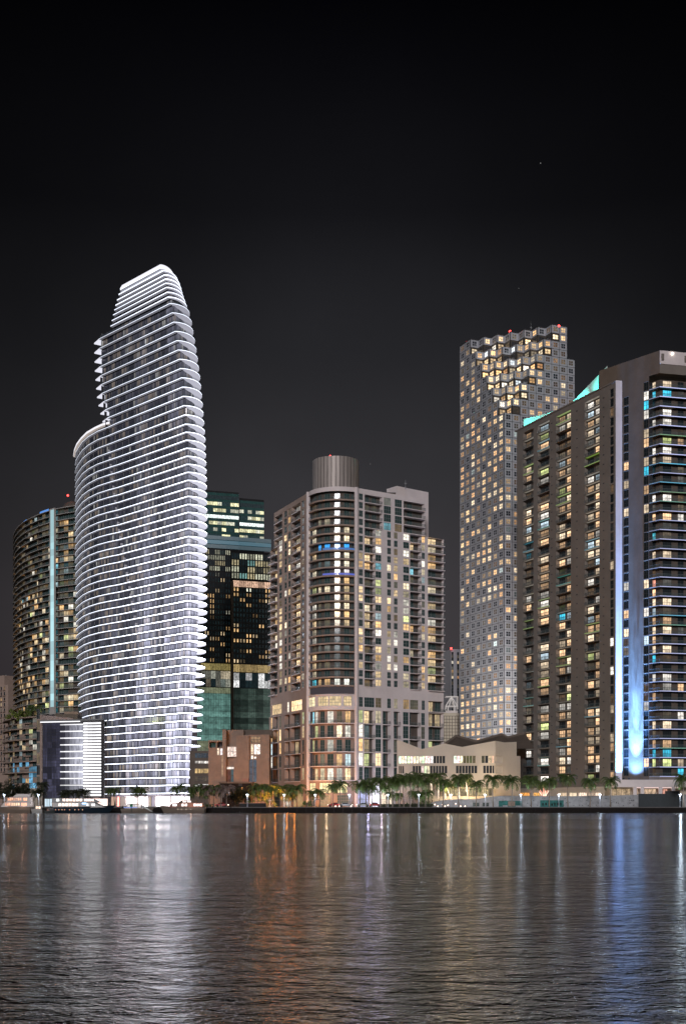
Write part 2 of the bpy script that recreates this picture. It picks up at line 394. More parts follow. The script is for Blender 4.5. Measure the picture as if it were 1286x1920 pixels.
mb = MB(); mb.quad((-400, 428, GZ + .004), (24, 428, GZ + .004), (24, 434.5, GZ + .004), (-400, 434.5, GZ + .004), 'asphalt'); struct(mb.build('road'))
# seawall: face of stone blocks, coping and fender piles
t = thing('seawall', 'long dark seawall with pale coping running along the whole waterfront', 'seawall', (0, 420, 0))
mb = MB()
for i in range(170):
    x = -255 + i * 3.0; d = R.uniform(0, .08)
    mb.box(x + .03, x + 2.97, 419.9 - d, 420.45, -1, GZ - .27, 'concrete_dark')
mb.build('wall', t)
mb = MB(); mb.box(-255, 255, 419.6, 421.1, GZ - .26, GZ + .02, 'roof_grey'); mb.build('coping', t)

# ================================================================ white ribbed tower (sail shaped)
A = thing('sail_tower', 'tallest tower, curved dark glass ringed on every floor by glowing white balcony bands', 'skyscraper', G(270, 520) + (GZ,))
UX, UY = 0.675, -0.738
Rtab = [(497, 318), (505, 327), (513, 331), (522, 334), (534, 337), (545, 341), (557, 345), (574, 352), (592, 355), (610, 358), (645, 364), (682, 369), (720, 373), (757, 376), (802, 379.5), (880, 382.5), (950, 383.5), (1150, 383), (1250, 379), (1350, 373), (1450, 366), (1490, 363)]
Ltab = [(497, 227), (506, 223), (522, 217), (540, 212), (557, 207.5), (564, 205.5), (566, 186), (620, 187.5), (670, 191), (700, 196), (730, 203), (800, 213), (900, 230), (1400, 230)]
def yC(z): return HY - (z - H) * F / 500.0
def line_at(C, px):     # point of the facade line through C seen at column px
    k = (px - CX) / F; s = (C[0] - k * C[1]) / (UX - k * UY)   # C - s*(UX,UY) on ray
    return (C[0] - s * UX, C[1] - s * UY)
Z_TER = Zp(803, 541); Z_ANX = Zp(1345, 500)
def outline(z, extra=0.0):
    """facade line from its left end to behind the nose; returns points and index of the nose corner"""
    y = yC(z); rp_ = interp(y, Rtab); crown = y < 566
    w_ = 31 if not crown else max(14, 31 - (566 - y) * .17)
    C = G(rp_ - w_, 500)
    pts = []
    if z > Z_TER + 1:
        Lp = interp(y, Ltab); Lq = line_at(C, Lp); pts += [Lq]
    elif z > Z_ANX:
        lb = interp(y, [(800, 141), (1000, 141), (1150, 143), (1300, 148), (1345, 150)])
        for px, Y in [(lb, 588), (lb + 1.5, 580), (lb + 6, 573), (lb + 14, 563), (lb + 25, 555), (lb + 42, 547), (lb + 62, 541)]: pts.append(G(px, Y))
        q = line_at(C, 222); pts.append(q)
    else:
        pts.append(line_at(C, 197))
    nflat = len(pts)
    a, b_ = pts[-1], C
    for k in range(1, 8): pts.append((a[0] + (b_[0] - a[0]) * k / 8, a[1] + (b_[1] - a[1]) * k / 8))
    ci = len(pts); aw = w_ / F * 507; bd = 9.5
    for k in range(0, 13):
        th = math.radians(k * 13); pts.append((C[0] + aw * math.sin(th), C[1] + bd - bd * math.cos(th)))
    return pts, ci, crown
levels = []; colf = [random.Random(k * 7 + 3).random() for k in range(97)]
y = 1487.0
while y > 566: levels.append(Zp(y, 500)); y -= (15.05 if y > 800 else 17.4)
zs = levels[:]; ycr = y
for yy in (556, 547, 538, 530, 522, 514, 506, 499.5): zs.append(Zp(yy, 500))
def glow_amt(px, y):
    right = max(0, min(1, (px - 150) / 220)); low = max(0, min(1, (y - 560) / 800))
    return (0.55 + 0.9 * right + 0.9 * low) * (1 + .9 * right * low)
for i, z in enumerate(zs):
    pts, ci, crown = outline(z); y = yC(z); top = i == len(zs) - 1
    th = 0.31 if not crown else (0.5 if y > 525 else .75)
    if top: th = 1.3
    sl = MB(); n = len(pts)
    ins = [1.1] * n
    for k in range(ci, n): ins[k] = min(3.4, 1.1 + (k - ci) * .8) if not crown else 1.0
    inner = fpoly_inset(pts, ins)
    for k in range(n - 1):
        a, b_ = pts[k], pts[k + 1]; c_, d_ = inner[k + 1], inner[k]
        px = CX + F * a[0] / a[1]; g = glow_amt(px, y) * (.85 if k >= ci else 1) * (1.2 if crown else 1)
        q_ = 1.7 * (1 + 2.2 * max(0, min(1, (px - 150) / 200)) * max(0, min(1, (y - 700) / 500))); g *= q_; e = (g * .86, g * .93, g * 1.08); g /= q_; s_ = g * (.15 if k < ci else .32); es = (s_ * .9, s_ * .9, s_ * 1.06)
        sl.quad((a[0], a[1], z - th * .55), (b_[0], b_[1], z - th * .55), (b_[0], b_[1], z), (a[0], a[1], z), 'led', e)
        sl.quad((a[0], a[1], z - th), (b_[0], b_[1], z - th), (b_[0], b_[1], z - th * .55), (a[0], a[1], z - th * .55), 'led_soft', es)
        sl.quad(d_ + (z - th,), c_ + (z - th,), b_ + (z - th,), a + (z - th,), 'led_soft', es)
        sl.quad(a + (z,), b_ + (z,), c_ + (z,), d_ + (z,), 'frame_grey')
    # core slab closing the floor behind the glass
    back = [inner[-1], G(interp(y, Rtab) - 34, 535), (inner[0][0] + 9, inner[0][1] + 12)]
    sl.poly([p + (z - th,) for p in (inner + back)][::-1], 'frame_grey'); sl.poly([p + (z - .02,) for p in (inner + back)], 'frame_grey')
    # left end tip
    if Z_TER + 1 < z and y > 566:
        a = pts[0]; tip = G(CX + F * a[0] / a[1] - 9, a[1] + 5); bk = (a[0] + 3, a[1] + 9)
        sl.prism([tip, a, bk], z - .5, z, 'led_soft', (.75, .75, .85))
    item(A, 'balcony_band', sl, pts[n // 2] + (z,), 1)
    if i < len(zs) - 1:
        z1 = zs[i + 1] - (.55 if zs[i + 1] < levels[-1] + 1 else .9)
        # railing
        if not crown:
            rl = MB(); ro = fpoly_inset(pts, .12)
            for k in range(n - 1):
                a, b_ = ro[k], ro[k + 1]; rl.quad(a + (z + .01,), b_ + (z + .01,), b_ + (z + .95,), a + (z + .95,), 'rail_glass')
            ITEMS[(A.name, 'balcony_band')][-1] = (sl, rl, pts[n // 2] + (z,), 1)
        g_pts = resample(inner, 1.2)
        k = 0; wide = len(g_pts) - 1
        while k < wide:
            m_ = min(k + 4, wide); fr_ = MB(); gl = MB()
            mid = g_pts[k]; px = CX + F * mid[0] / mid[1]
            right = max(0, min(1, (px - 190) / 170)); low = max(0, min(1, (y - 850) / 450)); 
            base = 0.010 + .05 * right + .045 * low + 0.34 * right * low  # room light and haze put into the pane glow, stronger towards lower right
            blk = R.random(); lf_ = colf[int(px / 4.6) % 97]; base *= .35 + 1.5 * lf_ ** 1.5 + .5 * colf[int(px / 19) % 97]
            for q in range(k, m_):
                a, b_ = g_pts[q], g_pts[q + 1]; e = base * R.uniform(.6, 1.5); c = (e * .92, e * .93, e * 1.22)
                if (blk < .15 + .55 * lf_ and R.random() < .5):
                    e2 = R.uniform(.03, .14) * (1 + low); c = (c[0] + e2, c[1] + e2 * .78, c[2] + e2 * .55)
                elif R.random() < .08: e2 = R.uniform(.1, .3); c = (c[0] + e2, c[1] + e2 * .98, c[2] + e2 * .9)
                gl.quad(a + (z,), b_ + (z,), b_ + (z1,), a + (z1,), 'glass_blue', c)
            a, b_ = g_pts[k], g_pts[m_]
            f1 = Fr(a, b_) if math.hypot(b_[0] - a[0], b_[1] - a[1]) > .1 else None
            if f1:
                fr_.fbox(f1, -.08, .08, z, z1, 0, .14, 'frame_grey'); fr_.fbox(f1, 0, f1.L, z + .02, z + .12, -.02, .1, 'frame_dark')
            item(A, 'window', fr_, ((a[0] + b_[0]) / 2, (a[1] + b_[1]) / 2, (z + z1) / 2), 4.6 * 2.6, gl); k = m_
# crown cap, back wall, terrace rim and the joint that climbs the facade
mb = MB(); z = zs[-1]; pts, ci, _ = outline(z)
cap = [((p[0] * .95 + G(290, 510)[0] * .05), (p[1] * .95 + 510 * .05)) for p in pts]
for k in range(len(pts) - 1):
    a, b_, c_, d_ = pts[k], pts[k + 1], cap[k + 1], cap[k]
    mb.quad(a + (z,), b_ + (z,), c_ + (z + 1.0,), d_ + (z + 1.0,), 'led_soft', (.9, .9, 1.0))
mb.poly([p + (z + 1.0,) for p in cap], 'frame_grey'); mb.build('roof', A)
mb = MB()
for z0, z1 in zip(zs, zs[1:]):
    p0, _, _ = outline(z0 + .01); i0 = fpoly_inset(p0, 1.1)
    y = yC(z0); bk = [i0[-1], G(interp(y, Rtab) - 34, 535), (i0[0][0] + 9, i0[0][1] + 12), i0[0]]
    for a, b_ in zip(bk, bk[1:]): mb.quad(a + (z0,), b_ + (z0,), b_ + (z1,), a + (z1,), 'frame_grey')
mb.build('wall', A)
tm = MB()
rim = [(138, 592), (139.5, 583), (144, 573), (152, 564), (163, 555), (178, 548), (192, 543), (206, 540)]
ro = [G(*p) for p in rim]; ri = fpoly_inset(ro, 3.0); zt = Z_TER + 2.6
for k in range(len(ro) - 1):
    a, b_, c_, d_ = ro[k], ro[k + 1], ri[k + 1], ri[k]
    tm.quad(a + (zt - .9,), b_ + (zt - .9,), b_ + (zt,), a + (zt,), 'led', (.95, .93, 1.0))
    tm.quad(d_ + (zt - .9,), c_ + (zt - .9,), b_ + (zt - .9,), a + (zt - .9,), 'led_soft', (.42, .36, .33))
    tm.quad(a + (zt,), b_ + (zt,), c_ + (zt,), d_ + (zt,), 'frame_grey')
    tm.quad(d_ + (zt - 6.5,), c_ + (zt - 6.5,), c_ + (zt - .9,), d_ + (zt - .9,), 'led_soft', (.09, .065, .05))
tm.build('terrace_canopy', A)
for i, z in enumerate(zs[:-8]):
    y = yC(z)
    if 640 < y < 1200:
        px = interp(y, [(566, 184), (640, 186), (810, 205), (960, 222), (1180, 258)])
        pts, ci, _ = outline(z); C = pts[ci]; q = line_at(C, px if y > 790 else px + 1); f1 = Fr(q, (q[0] + UX, q[1] + UY))
        jm = MB(); jm.fbox(f1, 0, .22, z, z + (1.3 if y > 790 else 3.1), -1.0, .1, 'led_soft' if y > 790 else 'frame_dark', (.2, .19, .22) if y > 790 else (0, 0, 0)); item(A, 'facade_joint', jm, f1.pt(0, z), 1)
# lobby
f1 = Fr(G(205, 508), G(362, 500)); zl = zs[0] - .6
mb = MB(); x = 0; k = 0
mb.fbox(f1, 0, f1.L, zl - .7, zl, -6, 2.0, 'led_soft', (.16, .14, .2), True); mb.build('canopy', A)
for px0, px1, c in [(205, 216, (.7, .45, .33)), (217, 222, (1.3, 1, .8)), (223, 233, (.35, .28, .26)), (235, 256, (2.3, 1.9, 1.9)), (257, 277, (2.4, 2.1, 2.0)), (278, 281, (.6, .45, .3)), (282, 288, (.4, .35, .45)), (291, 318, (2.6, 2.3, 2.3)), (319, 345, (2.7, 2.4, 2.4)), (346, 362, (2.6, 2.4, 2.6))]:
    window(A, f1, f1.at(px0), f1.at(px1), GZ, zl - .7, -1.5, tuple(v * 2.6 if v > 1 else v for v in c), 2 if px1 - px0 > 12 else 1, 1, .16, 'frame_grey', 'glass_lobby', 'lobby_window')
for px in (216.5, 234, 256.5, 277.5, 290, 318.5, 345.5):
    mb = MB(); mb.fbox(f1, f1.at(px) - .3, f1.at(px) + .3, GZ, zl - .7, -1.6, -.9, 'frame_white'); mb.build('column', A)
for px in (240, 300, 340): point('lobby_light', f1.pt(f1.at(px), 4.6, 2.6), 500, (1, .86, .85), .4)

# ================================================================ annex of the white tower
B = thing('garage_annex', 'low dark glass box with glowing white louvred panel at the sail tower foot', 'annex building', G(140, 480) + (GZ,))
fa, fb = G(79, 486), G(196, 478); f = Fr(fa, fb); zt = Zp(1352, 482); zb = Zp(1496, 482)
mb = MB(); bk = [f.pt(0, 0, -.5)[:2], f.pt(f.L, 0, -.5)[:2], G(193, 500), G(82, 508)]
mb.prism(bk, zb, zt, 'frame_dark'); mb.prism([f.pt(-.4, 0, .5)[:2], f.pt(f.L, 0, .5)[:2], G(193, 500), G(82, 508)], zt, zt + .6, 'frame_grey')
mb.prism([f.pt(3, 0, -2)[:2], f.pt(f.L - 3, 0, -2)[:2], G(188, 496), G(86, 500)], GZ, zb, 'stucco_white')
mb.build('wall', B)
mb = MB(); mb.fbox(f, -.4, f.L * .62, zt - .35, zt - .02, 0, .55, 'led', (1.3, 1.3, 1.35)); mb.build('cornice_light', B)
for i in range(4):
    for j in range(12):
        u0 = f.at(81) + (f.at(114) - f.at(81)) * i / 4; u1 = f.at(81) + (f.at(114) - f.at(81)) * (i + 1) / 4
        z0 = zb + (zt - .6 - zb) * j / 12; z1 = zb + (zt - .6 - zb) * (j + 1) / 12
        e = R.uniform(.005, .03) + (.04 if j < 8 and R.random() < .4 else 0)
        window(B, f, u0, u1, z0, z1, -.2, (e * .85, e * .85, e * 1.5), 3, 2, .1, 'frame_dark', 'glass_blue')
ug, uh = f.at(114), f.at(156)
for j in range(11):
    z0 = zb + (zt - 1 - zb) * j / 11; z1 = zb + (zt - 1 - zb) * (j + 1) / 11; b_ = MB()
    lit = [.25, .5, .9, 1, 1, 1, .95, .9, .8, .7, .6][j]
    for q in range(5):
        ua, ub = ug + (uh - ug) * q / 5, ug + (uh - ug) * (q + 1) / 5; g = lit * (.03, .12, .35, .5, .62)[q]
        b_.quad(f.pt(ua, z0, -.15), f.pt(ub, z0, -.15), f.pt(ub, z1 - .5, -.15), f.pt(ua, z1 - .5, -.15), 'glass_blue', (g * .85, g * .86, g))
        g2 = lit * (1.0, 1.4, 1.5, 1.6, 1.8)[q]
        b_.fbox(f, ua, ub, z1 - .5, z1 - .12, -.2, .25 + .12 * q, 'led', (g2, g2, g2 * 1.03))
    item(B, 'lit_shelf', b_, f.pt((ug + uh) / 2, z0 + 1, 0), 10)
lv = MB(); ul, ur = f.at(157), f.at(190.5); zz = zb + .8; k = 0
lv.fbox(f, ul, ur, zb + .5, zt - .4, -.4, -.05, 'led_soft', (.02, .02, .022))
while zz < zt - .6:
    g = 1.5 if zz < zt - 9 else 1.0
    for q in range(4):
        ua, ub = ul + (ur - ul) * q / 4, ul + (ur - ul) * (q + 1) / 4; gq = g * (2.0, 1.5, 1.3, 1.4)[q]
        lv.fbox(f, ua, ub, zz, zz + .5, -.05, .12, 'led', (gq, gq, gq * 1.03))
    zz += 1.12
lv.build('louvre_panel', B)
mb = MB(); mb.fbox(f, f.at(191), f.L, zb, zt, -.4, .35, 'frame_dark'); mb.build('end_wall', B)
f2 = Fr(G(100, 484), G(190, 478))
for k, (a, b_, c) in enumerate([(86, 100, (.6, .75, .85)), (101, 118, (.9, .6, .4)), (119, 150, (1.4, .9, .7)), (151, 204, (2.0, 1.5, 1.35))]):
    window(B, f2, f2.at(a), f2.at(b_), GZ, zb - .3, .6, c, 3, 1, .15, 'frame_grey', 'glass_lobby', 'lobby_window')
# ================================================================ round-cornered apartment tower with a drum on its roof
M = thing('drum_tower', 'pinkish apartment tower with rounded balcony corner and a metal drum on its roof', 'apartment tower', G(640, 470) + (GZ,))
K1, K2 = (-12.6, 466.0), (4.78, 459.0)
fR = Fr(K2, (K2[0] + 1.48 * 30, K2[1] + 30)); fL = Fr(K1, (K1[0] - .43 * 30, K1[1] + 30))
zt0 = Zp(936, 457); dz = 3.02; zpar = Zp(912, 457)
zbalc = [zt0 - k * dz for k in range(24)]      # slab tops of the cylinder balconies, top to bottom
zband0, zband1 = zbalc[-1], Zp(1328, 457)
loft = [zband1 - k * 5.13 for k in range(6)]
zbase = loft[-1]
wb = MB()                                       # all wall skin
cell_pal = MIX
def win_fn(nx, nz, p, d=-.25, gm='glass_teal', pal=MIX, hi=1.5):
    def fn(a, b, za, zb, k): window(M, fR_cur, a, b, za, zb, d, room(p, pal, .3, hi), nx, nz, .11, 'frame_white' if R.random() < .0 else 'frame_grey', gm)
    return fn
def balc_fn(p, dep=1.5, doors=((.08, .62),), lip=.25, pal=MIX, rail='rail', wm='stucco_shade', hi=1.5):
    def fn(a, b, za, zb, k):
        f = fR_cur; P = f.pt; L = b - a
        lit_ = room(p, pal, .35, hi); e = sum(lit_) / 3
        w_ = wb; us = [a]
        for (q0, q1) in doors: us += [a + L * q0, a + L * q1]
        us.append(b)
        for i in range(0, len(us), 2):
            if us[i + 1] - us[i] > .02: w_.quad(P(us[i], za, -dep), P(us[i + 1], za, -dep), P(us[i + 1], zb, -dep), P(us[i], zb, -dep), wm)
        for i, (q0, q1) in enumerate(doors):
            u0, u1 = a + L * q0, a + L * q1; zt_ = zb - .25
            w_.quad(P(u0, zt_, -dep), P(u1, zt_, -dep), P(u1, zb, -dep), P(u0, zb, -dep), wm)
            c = lit_ if i == 0 or R.random() < .6 else (0, 0, 0)
            window(M_cur, f, u0, u1, za, zt_, -dep - .08, c, 2, 1 if zb - za < 4 else 2, .1, 'frame_grey', 'glass_teal')
        bl = MB(); bl.fbox(f, a - .02, b + .02, za - .3, za - .02, -.05, lip, 'stucco_white')
        rl = MB(); rl.fbox(f, a, b, za + .95, za + 1.05, lip - .1, lip - .04, 'rail'); rl.quad(P(a, za, lip - .07), P(b, za, lip - .07), P(b, za + .95, lip - .07), P(a, za + .95, lip - .07), 'rail_glass')
        n_ = max(1, int(L / 1.5))
        for q in range(n_ + 1):
            x = a + L * q / n_; rl.fbox(f, x - .03, x + .03, za, za + .95, lip - .1, lip - .04, 'rail')
        item(M_cur, 'balcony', bl, P((a + b) / 2, za + 1.4, lip), L * 1.3, rl)
    return fn
M_cur = M
def rows(z_list, lo, hi): return [(z + lo, z + hi) for z in z_list]
# right face. zone 1: top four floors, zone 2: the rest, zone 3: band, zone 4: lofts, zone 5: base
fR_cur = fR; at = fR.at
top_ = zbalc[0:4]; z_step = zbalc[3] - .3; rest_ = zbalc[4:23]
U_A = at(796); U_B = at(831.5)
facade(M, wb, fR, 0, U_A, z_step, zpar, [
    (at(673), at(680.5), rows(top_, .5, 2.75), win_fn(2, 2, .12), .25),
    (at(683.5), at(716), rows(top_, 0, 2.72), balc_fn(.1, doors=((.12, .38), (.55, .8))), 1.5),
    (at(719.5), at(733), rows(top_, .1, 2.8), win_fn(3, 2, .1), .25),
    (at(740), at(753.5), rows(top_, .1, 2.8), win_fn(3, 2, .1), .25),
    (at(756.5), at(795), rows(top_, 0, 2.72), balc_fn(.12, doors=((.02, .16), (.28, .52)), lip=.9), 1.5)], 'stucco_white')
def cols_R(zz, h, p=.5):
    W = lambda a, b, nx, nz, pp: (at(a), at(b), rows(zz, .45 if h < 4 else .6, h - .3), win_fn(nx, nz, pp), .25)
    Bc = lambda a, b, pp, dr, lip=.25, dep=1.5: (at(a), at(b), rows(zz, 0, h - .3), balc_fn(pp, doors=dr, lip=lip, dep=dep), dep)
    return [W(673, 680.5, 2, 2, p * .7), Bc(683.5, 702.5, p * .6, ((.2, .75),)), W(704, 715, 2, 2, p * 1.5), W(726, 733, 2, 2, p), W(738.5, 745.5, 2, 2, p * .7),
            W(756, 767, 2, 2, p * 1.1), Bc(768.5, 788, p * .5, ((.1, .55),), .5), W(790.5, 796.5, 2, 2, p * .6), Bc(802, 831, p * 1.3, ((.05, .62),), 1.0, 1.2)]
facade(M, wb, fR, 0, U_B, zband0, z_step, cols_R(rest_, dz), 'stucco_white')
hb = zband0 - zband1
facade(M, wb, fR, 0, U_B, zband1, zband0, [
    (at(673), at(680.5), [(zband1 + .8, zband0 - .9)], win_fn(2, 3, .2), .25), (at(683), at(702), [(zband1 + .8, zband0 - .9)], win_fn(4, 3, .5), .25),
    (at(704), at(715), [(zband1 + .8, zband0 - .9)], win_fn(2, 3, .3), .25), (at(726), at(733), [(zband1 + .8, zband0 - .9)], win_fn(2, 3, .1), .25),
    (at(738.5), at(745.5), [(zband1 + .8, zband0 - .9)], win_fn(2, 3, .5), .25), (at(756), at(767), [(zband1 + .8, zband0 - .9)], win_fn(3, 3, .9, hi=.5), .25),
    (at(768.5), at(784), [(zband1 + .8, zband0 - .9)], win_fn(4, 3, .5, hi=.6), .25), (at(790.5), at(796.5), [(zband1 + .8, zband0 - .9)], win_fn(2, 3, .2), .25),
    (at(803), at(831), [(zband1 + .3, zband0 - .9)], balc_fn(.5, doors=((.1, .45), (.6, .95)), lip=.7), 1.5)], 'stucco_white')
ll = loft[1:]
W4 = lambda a, b, pp, nx=2: (at(a), at(b), rows(ll, .25, 4.75), win_fn(nx, 3, pp, hi=1.8), .25)
facade(M, wb, fR, 0, U_B, zbase, zband1, [W4(673, 680.5, .3), (at(682.5), at(702), rows(ll, 0, 4.8), balc_fn(.4, doors=((.2, .7),), lip=.4), 1.5),
    W4(704, 714.5, .5), (at(717.5), at(731), rows(ll, 0, 4.8), balc_fn(.4, doors=((.05, .75),), lip=.4), 1.5), (at(738), at(750), rows(ll, 0, 4.8), balc_fn(.1, doors=((.05, .8),), lip=.4), 1.5),
    W4(755.5, 766, .25), (at(767.5), at(787), rows(ll, 0, 4.8), balc_fn(.15, doors=((.03, .35),), lip=.4), 1.5), W4(789.5, 796.5, .15), (at(803), at(830), rows(ll, 0, 4.8), balc_fn(.5, doors=((.08, .42), (.6, .95)), lip=.6), 1.5)], 'stucco_white')
facade(M, wb, fR, 0, U_B, GZ, zbase, [(at(672), at(690), [(GZ, zbase - 1.5)], win_fn(4, 3, 1, pal=[((.62, .62, 1.0), 1)], hi=1.4), .5), (at(694), at(712), [(GZ, zbase - 1.5)], win_fn(4, 3, 1, pal=[((.9, .85, 1.0), 1)], hi=2.2), .5),
    (at(715), at(735), [(GZ, zbase - 1.5)], win_fn(4, 3, 1, pal=[((1, .8, .6), 1)], hi=1.4), .5), (at(742), at(780), [(GZ, zbase - 1.5)], win_fn(6, 3, 1, hi=.8), .5)], 'stucco_white')
# left face
def rowsL(zz, lo, hi): return rows(zz, lo, hi)
fL2 = Fr((K1[0] - .43 * 44, K1[1] + 44), K1); fR_cur = fL2; at = fL2.at; UL = fL2.L
def wz(a, b, nx, p, zz, h): return (at(a), at(b), rows(zz, .45, h - .3), win_fn(nx, 2, p), .25)
def bz(a, b, p, zz, h, dr=((.1, .6),), lip=.3): return (at(a), at(b), rows(zz, 0, h - .3), balc_fn(p, doors=dr, lip=lip, pal=MIX), 1.5)
zz = zbalc[0:4]
facade(M, wb, fL2, at(514), UL, z_step, zpar, [wz(565, 570, 1, .1, zz, dz), bz(547.5, 563, .3, zz, dz), wz(540, 545, 2, .3, zz, dz), wz(532.5, 538, 2, .2, zz, dz), bz(515, 529, .1, zz, dz)], 'stucco_rose')
zz = zbalc[4:23]
facade(M, wb, fL2, at(507), UL, zband0, z_step, [wz(565, 570, 1, .15, zz, dz), bz(547.5, 563, .7, zz, dz), wz(540, 544.5, 1, .25, zz, dz), wz(533, 537.5, 1, .3, zz, dz), wz(523, 528.5, 1, .75, zz, dz), bz(508, 520, .5, zz, dz, lip=1.2)], 'stucco_rose')
facade(M, wb, fL2, at(507), UL, zband1, zband0, [(at(a), at(b), [(zband1 + .6, zband0 - .7)], win_fn(n_, 2, 1, hi=1.9, pal=WARM), .25) for a, b, n_ in ((510, 528, 4), (538, 542, 1), (546, 566, 5))], 'stucco_rose')
facade(M, wb, fL2, at(505), UL, zbase, zband1, [wz(566, 570, 1, .6, ll, 5.1), bz(545, 563, .35, ll, 5.1, ((.1, .45),)), bz(534, 543, .1, ll, 5.1, ((.3, .7),)), wz(523, 527, 1, .5, ll, 5.1), bz(512, 521, .2, ll, 5.1, ((.1, .5),)), wz(507.5, 510.5, 1, .8, ll, 5.1)], 'stucco_rose')
facade(M, wb, fL2, at(505), UL, GZ, zbase, [(at(a), at(b), [(GZ, zbase - 2)], win_fn(4, 3, .8), .4) for a, b in ((510, 525), (530, 545), (550, 568))], 'stucco_rose')
# cylinder
ch = Vector((K2[0] - K1[0], K2[1] - K1[1], 0)); cl = ch.length; sag = 5.0; rr = (cl * cl / 4 + sag * sag) / (2 * sag)
mid = Vector(((K1[0] + K2[0]) / 2, (K1[1] + K2[1]) / 2, 0)); nrm = Vector((ch.y, -ch.x, 0)).normalized(); cc = mid - nrm * (rr - sag)
a0 = math.atan2(K1[1] - cc.y, K1[0] - cc.x); a1 = math.atan2(K2[1] - cc.y, K2[0] - cc.x)
if a1 < a0: a1 += 2 * math.pi
def arc(r, n=26, t0=0, t1=1): return [(cc.x + r * math.cos(a0 + (a1 - a0) * (t0 + (t1 - t0) * k / n)), cc.y + r * math.sin(a0 + (a1 - a0) * (t0 + (t1 - t0) * k / n))) for k in range(n + 1)]
ro, ri = rr, rr - 1.5
def ring(mb, r0, r1, z0, z1, mat, mu=None):
    o_, i_ = arc(r0), arc(r1)
    for k in range(26):
        a, b, c_, d_ = o_[k], o_[k + 1], i_[k + 1], i_[k]
        mb.quad(a + (z0,), b + (z0,), b + (z1,), a + (z1,), mat); mb.quad(d_ + (z0,), c_ + (z0,), b + (z0,), a + (z0,), mu or mat); mb.quad(a + (z1,), b + (z1,), c_ + (z1,), d_ + (z1,), mat)
def arcwall(mb, r, z0, z1, openings, mat, lit_fn, d=.08):
    """wall on the arc with openings (t0, t1, za, zb, nx, nz)"""
    t = 0.0
    def q(ta, tb, za, zb):
        if tb - ta < .001 or zb - za < .01: return
        pp = arc(r, max(1, int((tb - ta) * 26)), ta, tb)
        for a, b in zip(pp, pp[1:]): mb.quad(a + (za,), b + (za,), b + (zb,), a + (zb,), mat)
    for (ta, tb, za, zb, nx, nz) in openings:
        q(t, ta, z0, z1); q(ta, tb, z0, za); q(ta, tb, zb, z1); t = tb
        pp = arc(r, 1, ta, tb); f = Fr(pp[0], pp[1]); window(M, f, 0, f.L, za, zb, -d, lit_fn(ta), nx, nz, .1, 'frame_grey', 'glass_teal')
    q(t, 1, z0, z1)
ts = [(.03, .10), (.13, .20), (.27, .34), (.42, .53), (.62, .72), (.80, .90), (.94, .985)]
for k, z in enumerate(zbalc[:23]):
    bl = MB(); ring(bl, ro, ri - .2, z - .32, z, 'stucco_rose', 'stucco_rose'); ring(bl, ro, ro - .12, z, z + .22, 'stucco_rose')
    rl = MB(); pp = arc(ro - .06)
    for a, b in zip(pp, pp[1:]): rl.quad(a + (z + .22,), b + (z + .22,), b + (z + 1.0,), a + (z + 1.0,), 'rail_glass')
    ring(rl, ro, ro - .1, z + 1.0, z + 1.06, 'rail')
    item(M, 'balcony', bl, (cc.x + nrm.x * ro, cc.y + nrm.y * ro, z + 1.4), 60, rl)
    side = room(.7, MIX, .5, 1.6); mid_c = room(.14, MIX); rgt = room(.65, MIX, .6, 1.9)
    if k in (6, 7, 8): rgt = (1.3, 1.15, .85)
    if k in (4, 5, 9): side = (1.2, 1.05, .75)
    if k == 6: rgt = (.05, .55, 1.5); mid_c = (.05, .5, 1.3)
    if k == 9: rgt = (1.0, .9, .9)
    if k == 22: side = (.1, .75, .95); rgt = (1.3, 1.3, 1.15)
    if k < 4: side, rgt = room(.05), room(.05)
    def lf(t, s=side, m_=mid_c, r_=rgt): return s if t < .22 else (m_ if t < .6 else (r_ if t < .93 else (0, 0, 0)))
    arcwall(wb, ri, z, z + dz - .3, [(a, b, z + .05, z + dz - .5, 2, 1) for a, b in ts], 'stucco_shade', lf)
    if k in (6, 9):
        g = MB(); pp = arc(ro - .13, 16, .42, .985)
        cA = (.02, .16, .55) if k == 6 else (.08, .12, .75)
        for a, b in zip(pp, pp[1:]): g.quad(a + (z + .3,), b + (z + .3,), b + (z + .9,), a + (z + .9,), 'led_soft', cA)
        g.build('lit_railing', M)
ring(wb, ro + .05, ri - 3, zpar - 1.6, zpar, 'stucco_white', 'stucco_shade'); arcwall(wb, ri, zbalc[0] + dz - .3, zpar - 1.6, [], 'stucco_shade', None)
ring(wb, ro + .12, ri - .5, zband0 - .32, zband0 - .02, 'stucco_white')
arcwall(wb, ro - .3, zband1, zband0 - .3, [(a, b, zband1 + 1.0, zband0 - .8, n_, 3) for a, b, n_ in ((.03, .12, 2), (.14, .24, 2), (.32, .52, 4), (.54, .74, 4), (.78, .92, 3))], 'stucco_white', lambda t: (1.25, 1.05, .62) if t < .25 else (.75, .55, .3))
ring(wb, ro + .1, ri - .5, zband1 - .5, zband1 + .9, 'stucco_white')
for k, z in enumerate(loft[1:]):
    bl = MB(); ring(bl, ro, ri - .2, z - .32, z, 'stucco_white', 'stucco_rose'); rl = MB(); pp = arc(ro - .06)
    for a, b in zip(pp, pp[1:]): rl.quad(a + (z,), b + (z,), b + (z + 1.0,), a + (z + 1.0,), 'rail_glass')
    ring(rl, ro, ro - .1, z + 1.0, z + 1.08, 'rail'); item(M, 'balcony', bl, (cc.x + nrm.x * ro, cc.y + nrm.y * ro, z + 1.4), 60, rl)
    arcwall(wb, ri, z, z + 4.8, [(a, b, z + .05, z + 4.3, 2, 2) for a, b in ((.03, .12), (.16, .25), (.32, .42), (.48, .60), (.66, .76), (.82, .93))], 'stucco_rose', lambda t: room(.6, MIX, .5, 1.7))
